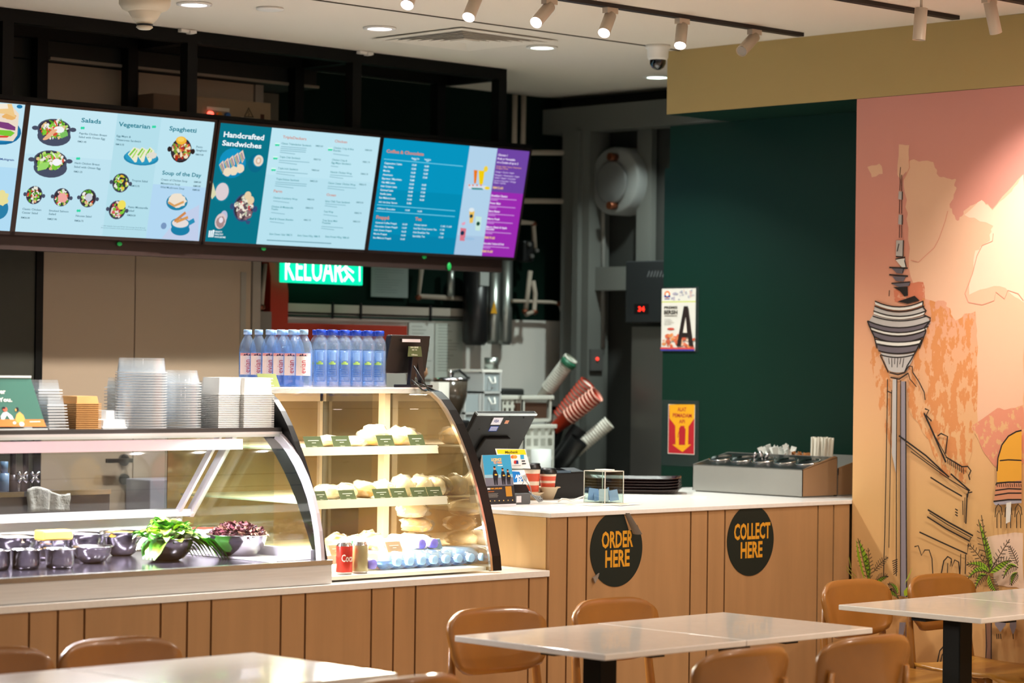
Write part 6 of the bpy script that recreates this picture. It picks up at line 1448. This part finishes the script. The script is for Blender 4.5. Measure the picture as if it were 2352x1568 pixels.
# ================================================================== kitchen counter items (behind the till)
# back bench
bench=MB().box(7.4,9.55,8.95,9.6,.90,.94).build('bench_top',mat('bench_steel','77756f',.35,.8),tag=('steel back bench along the kitchen wall','bench'))
MB().box(7.42,9.53,9.0,9.58,.0,.9).build('bench_body',mat('bench_body','3a3a38',.5),bench)
def crate(x0,x1,z0,z1,y,label,cells):
    t=thing('plastic_crate',label,'crate',((x0+x1)/2,y,z0),group='white slotted plastic crates'); W=mat('crate_white','c9c9c0',.5)
    nx,nz=cells; mb=MB(); b_=.016; w=(x1-x0-b_)/nx; h=(z1-z0-b_)/nz
    for i in range(nx+1): mb.box(x0+i*w,x0+i*w+b_,y,y+.006,z0,z1)
    for k_ in range(nz+1): mb.box(x0,x1,y+.0005,y+.0055,z0+k_*h,z0+k_*h+b_)
    mb.box(x0,x0+.006,y,y+.28,z0,z1).box(x1-.006,x1,y,y+.28,z0,z1).box(x0,x1,y+.274,y+.28,z0,z1).box(x0,x1,y,y+.28,z0,z0+.006); mb.build('walls',W,t)
    MB().box(x0-.008,x1+.008,y-.006,y+.014,z1-.02,z1).box(x0-.008,x0+.006,y,y+.28,z1-.02,z1).box(x1-.006,x1+.008,y,y+.28,z1-.02,z1).build('rim',W,t,bevel=.003)
    return t
def pxc(px0,px1,py0,py1,y,label,cells):
    a=U(px0,py0,y=y); b=U(px1,py1,y=y); return crate(a.x,b.x,b.z,a.z,y,label,cells)
pxc(1152,1190,908,1000,9.18,'white crate with square holes left of the leaning cups',(3,4))
pxc(1200,1268,908,968,9.15,'white crate holding brown goods behind the till',(1,1))
pxc(1204,1274,975,1080,9.0,'white slotted crate below, just right of the till screen',(4,4))
a=U(1195,925,y=9.14); b=U(1262,965,y=9.14); MB().box(a.x,b.x,9.16,9.4,b.z,a.z).build('brown_box',mat('brown_goods','4a2f1e',.7),tag=('brown carton inside the upper crate','box'))
a=U(1155,892,y=9.3); b=U(1205,925,y=9.3); MB().box(a.x,b.x,9.3,9.5,b.z,a.z).build('dark_box',mat('dark_goods','1c201e',.6),tag=('dark box on the left crate','box'),bevel=.01)
# drawer tower
a=U(1068,848,y=9.1); b=U(1152,980,y=9.1)
t=thing('drawer_tower','white plastic drawer tower with clear drawers in the kitchen','drawer unit',((a.x+b.x)/2,9.2,.94)); CD=mat('clear_drawer','9aa4a8',.2); 
mid=U(1108,900,y=9.1).x
MB().box(mid,b.x,9.1,9.35,a.z-.012,a.z).build('top',WHITEP,t)
n_=6; hh=(a.z-.02-.94)/n_
for k_ in range(n_):
    z0=.945+k_*hh
    for x0_,x1_,o_ in((mid+.005,b.x-.005,0),(a.x,mid-.008,-.02)):
        if o_ and k_==n_-1: continue
        MB().box(x0_+.008,x1_-.008,9.108,9.33,z0+.012,z0+hh-.004).build('drawer',CD,t)
        MB().box(x0_,x1_,9.10,9.34,z0,z0+.010).box(x0_,x0_+.008,9.10,9.34,z0,z0+hh).box(x1_-.008,x1_,9.10,9.34,z0,z0+hh).build('rail_frame',mat('drawer_frame','b9bcbc',.5),t)
        if not o_: 
            cxx=(x0_+x1_)/2; MB().tube([(cxx-.02,9.105,z0+hh*.8),(cxx-.012,9.09,z0+hh*.5),(cxx+.012,9.09,z0+hh*.5),(cxx+.02,9.105,z0+hh*.8)],.004,6).build('drawer_handle',WHITEP,t)
# coffee grinder
a=U(992,872,y=8.9); b=U(1062,952,y=8.9); cx=(a.x+b.x)/2+.02
t=thing('coffee_grinder','coffee grinder with smoked hopper behind the pastry case','coffee grinder',(cx,8.9,.94))
MB().lathe([(.03,1.33),(.055,1.36),(.078,1.44),(.082,a.z),(0,a.z)],(cx,8.9,0),24).build('bean_hopper',mat('smoked_hopper','3b342c',.15,coat=.5),t)
MB().lathe([(.084,a.z),(.084,a.z+.008),(.05,a.z+.012),(0,a.z+.012)],(cx,8.9,0),24).ring((cx,8.9,a.z+.012),(cx,8.9,a.z+.045),.006,.006,8).build('hopper_lid',STEELD,t)
MB().box(cx-.06,cx+.06,8.82,9.0,.94,1.33).build('body',BLKP,t,bevel=.01)
MB().box(a.x-.01,a.x+.055,8.84,8.90,1.42,a.z-.01).build('white_box',mat('white_carton','d9d9d2',.5),tag=('small white carton left of the grinder hopper','box'))
MB().blob((a.x-.0,8.98,a.z+.035),(.035,.03,.032),3,.3,3).build('paper_bag_top',mat('kraft_bag','8a6446',.8),tag=('crumpled brown bag top behind the customer display','bag'))
cb=MB().tube([U(x,y,y=9.2) for x,y in((1038,868),(1042,852),(1055,850),(1075,868),(1095,862),(1104,852),(1106,880))],.006,8).build('black_hose',BLKP,tag=('black hose arching over the drawer tower','hose'))
q=U(1122,835,y=9.22); zt_=U(1110,848,y=9.1).z; MB().ring((q.x,9.2,zt_),(q.x,9.2,q.z+.03),.035,.035,20).build('steel_canister',mat('dull_steel','9aa09c'),tag=('small steel canister on top of the drawer tower','canister'))
# leaning cup stacks: each cup nested in the next
def cupstack(p0,p1,y0_,y1_,n,r,body,rimc,label,grp,lastc=None):
    A=U(*p0,y=y0_); B=U(*p1,y=y1_); d=(B-A); L_=d.length; d.normalize(); q=d.to_track_quat('Z','Y')
    mb=MB().lathe([(r*.72,0),(r*.92,.10),(r*1.06,.104),(r*1.06,.109),(r*.96,.110)],(0,0,0),18,mfn=lambda k:0 if k==0 else 1)
    pr_=mb.build('paper_cup',[body,rimc],local=True,tag=(label,'cup',grp))
    for i in range(n):
        o=pr_ if i==0 else pr_.copy()
        if i: COL.objects.link(o)
        o.location=A+d*((L_-.110)*i/(n-1)); o.rotation_mode='QUATERNION'; o.rotation_quaternion=q
    return A,B,d,q
CW=mat('cup_white','d6d2c8',.55); CR=mat('cup_red','b83214',.5); CG=mat('cup_green','1c5a40',.5); CRW=mat('cup_red_rim','eeb2a0',.5)
cupstack((1232,930),(1312,822),9.3,9.12,16,.036,CW,CW,'white paper cup in the topmost leaning stack','white cups, top leaning stack')
A,B,d,q=cupstack((1258,990),(1350,878),9.25,9.05,12,.040,CW,CR,'paper cup with red and white rings in the second leaning stack','red and white cups, second leaning stack')
cupstack((1272,985),(1372,905),9.2,8.98,10,.042,CR,CRW,'red paper cup in the large ringed leaning stack','red cups, large leaning stack')
cupstack((1285,1065),(1400,970),9.15,8.95,16,.034,CW,CW,'white paper cup in the lowest leaning stack','white cups, lowest leaning stack')
o=MB().lathe([(.039,0),(.042,.02),(.034,.03),(0,.03)],(0,0,0),20).build('green_ring',CG,local=True,tag=('green lid ring around the topmost leaning cup stack','lid'))
A=U(1302,838,y=9.135); o.location=A; o.rotation_mode='QUATERNION'; o.rotation_quaternion=((U(1312,822,y=9.12)-U(1232,930,y=9.3)).to_track_quat('Z','Y'))
for i,(p0_,p1_,yy) in enumerate((((1255,1095),(1335,985),9.12),((1245,1100),(1285,940),9.26),((1268,1092),(1330,1010),9.05))):
    A=U(*p0_,y=yy+.08); B=U(*p1_,y=yy-.04); A.z=max(A.z,.95)
    MB().ring(A,B,.040,.050,20,caps=(1,0)).build('cup_holder',BLKP,tag=(['black slanting cup holder under the lowest white stack','black slanting cup holder of the upper stacks','black slanting cup holder in front'][i],'cup holder','black cup holders'))
q=U(1230,1040,y=8.99); MB().ring((q.x,8.95,.9405),(q.x,8.95,q.z+.02),.05,.05,22).build('white_container',mat('milky_tub','c4c6c4',.5),tag=('round milky container inside the lower slotted crate','container'))
# sink bench behind the salad case
yb2=8.5; a=U(0,1130,y=yb2); b=U(252,1136,y=yb2)
t=thing('sink_bench','steel sink bench behind the salad case glass','sink',(5.4,8.7,0)); SK=mat('sink_steel','8a8388',.35,.8)
MB().box(4.6,b.x,yb2,yb2+.6,a.z-.13,a.z-.02).build('bench_front',SK,t); MB().box(4.6,b.x,yb2-.01,yb2+.02,a.z-.02,a.z).build('rim',STEELD,t); MB().box(4.62,b.x-.02,yb2+.05,yb2+.58,0,a.z-.13).build('cabinet',mat('sink_cabinet','57545a',.5),t)
for px,lb in((29,'left'),(58,'right')):
    q0=U(px,1130,y=8.62); q1=U(px,1040,y=8.62)
    mb=MB().tube([(q0.x,8.62,a.z-.02),(q0.x,8.62,q1.z+.12)],.012,10).ring((q0.x,8.62,a.z-.02),(q0.x,8.62,a.z+.06),.022,.018,14)
    t2=thing('pre_rinse_tap','%s of two tall dark taps behind the salad case glass'%lb,'tap',(q0.x,8.62,a.z-.02),group='tall taps at the sink'); mb.build('riser',mat('dark_tap','3d3b40',.3,.8),t2)
    mb=MB(); c_=Vector((q0.x+.03,8.60,a.z+.05))
    for k_ in range(4): an=PI/4+k_*PI/2; mb.ring(c_,c_+Vector((.028*math.cos(an),0,.028*math.sin(an))),.006,.008,8)
    mb.build('cross_handle',STEELD,t2)
q0=U(12,1135,y=8.55); MB().ring((q0.x,8.56,a.z),(q0.x,8.56,a.z+.07),.020,.020,16).ring((q0.x,8.56,a.z+.07),(q0.x,8.56,a.z+.115),.014,.016,12).build('soap_bottle',mat('soap_blue','6f93b8',.3),tag=('blue-topped bottle on the sink bench at the far left','bottle'))
cl=MB(); q0=U(62,1122,y=yb2-.015); q1=U(160,1172,y=yb2-.015); rows=[]
for j in range(9):
    v=j/8; row=[]
    for i in range(15):
        u=i/14; x=q0.x+(q1.x-q0.x)*(u+.03*math.sin(6*v)*(u-.5)); zt=q0.z+.018*math.sin(u*5+.5)-.01
        row.append((x,yb2-.018-.012*math.sin(u*19)*v-.006*math.sin(u*31),zt-(zt-q1.z)*v))
    rows.append(cl._v(row))
for A_,B_ in zip(rows,rows[1:]):
    for i in range(14): cl.b.faces.new([A_[i],A_[i+1],B_[i+1],B_[i]])
cl.build('cleaning_cloth',mat('cloth_white','d4d0ca',.9,bump=.3,bscale=80),tag=('white cleaning cloth draped over the sink bench edge','cloth'),smooth=True,solid=.004)
a=U(345,1102,y=9.1); b=U(478,1172,y=9.1); MB().box(a.x,b.x,9.1,9.28,.5,a.z).build('grey_cabinet',mat('lilac_grey_cabinet','8c8a94',.5),tag=('grey cabinet in front of the beige doors, seen through the salad case','cabinet'),bevel=.004)

# ------------------------------------------------------------------ details that belong to a part hang under that part
SUBP={'lens':'lamp_head','lettering':('card','body','lit_panel'),'printing':'card','printed_leaflet':'card','printed_advert':'folded_card','label':'body','printed_label':'body','lit_disc':'trim_ring',
 'hopper_lid':'bean_hopper','end_cover':'tank','pipe_stub':'tank','drawer_handle':'drawer','well_opening':'well_ring','cover':'housing','blue_grey_edge':'housing','white_sticker':('housing','base'),'stickers':'screen_housing','silver_edge':'screen_housing','rear_box':'screen_housing','lit_picture':'housing','bezel':'housing','indicator_lamp':'box','warning_mark':'box','display':'head','copper_joint':'pipe_run','paper_label':'cartridge','gauge':'valve_body','cross_handle':'riser','clear_wrapper':'bread','bread':None}
def base(n): return n.rsplit('.',1)[0] if n.rsplit('.',1)[-1].isdigit() else n
def ctr(o): return sum((Vector(c) for c in o.bound_box),Vector())/8
for root in [o for o in COL.objects if o.parent is None and o.type=='EMPTY']:
    kids=list(root.children)
    for k_ in kids:
        w_=SUBP.get(base(k_.name))
        if not w_: continue
        w_=(w_,) if isinstance(w_,str) else w_
        c_=[q_ for q_ in kids if base(q_.name) in w_ and q_ is not k_ and q_.parent is root]
        if c_: k_.parent=min(c_,key=lambda q_:(ctr(q_)-ctr(k_)).length)
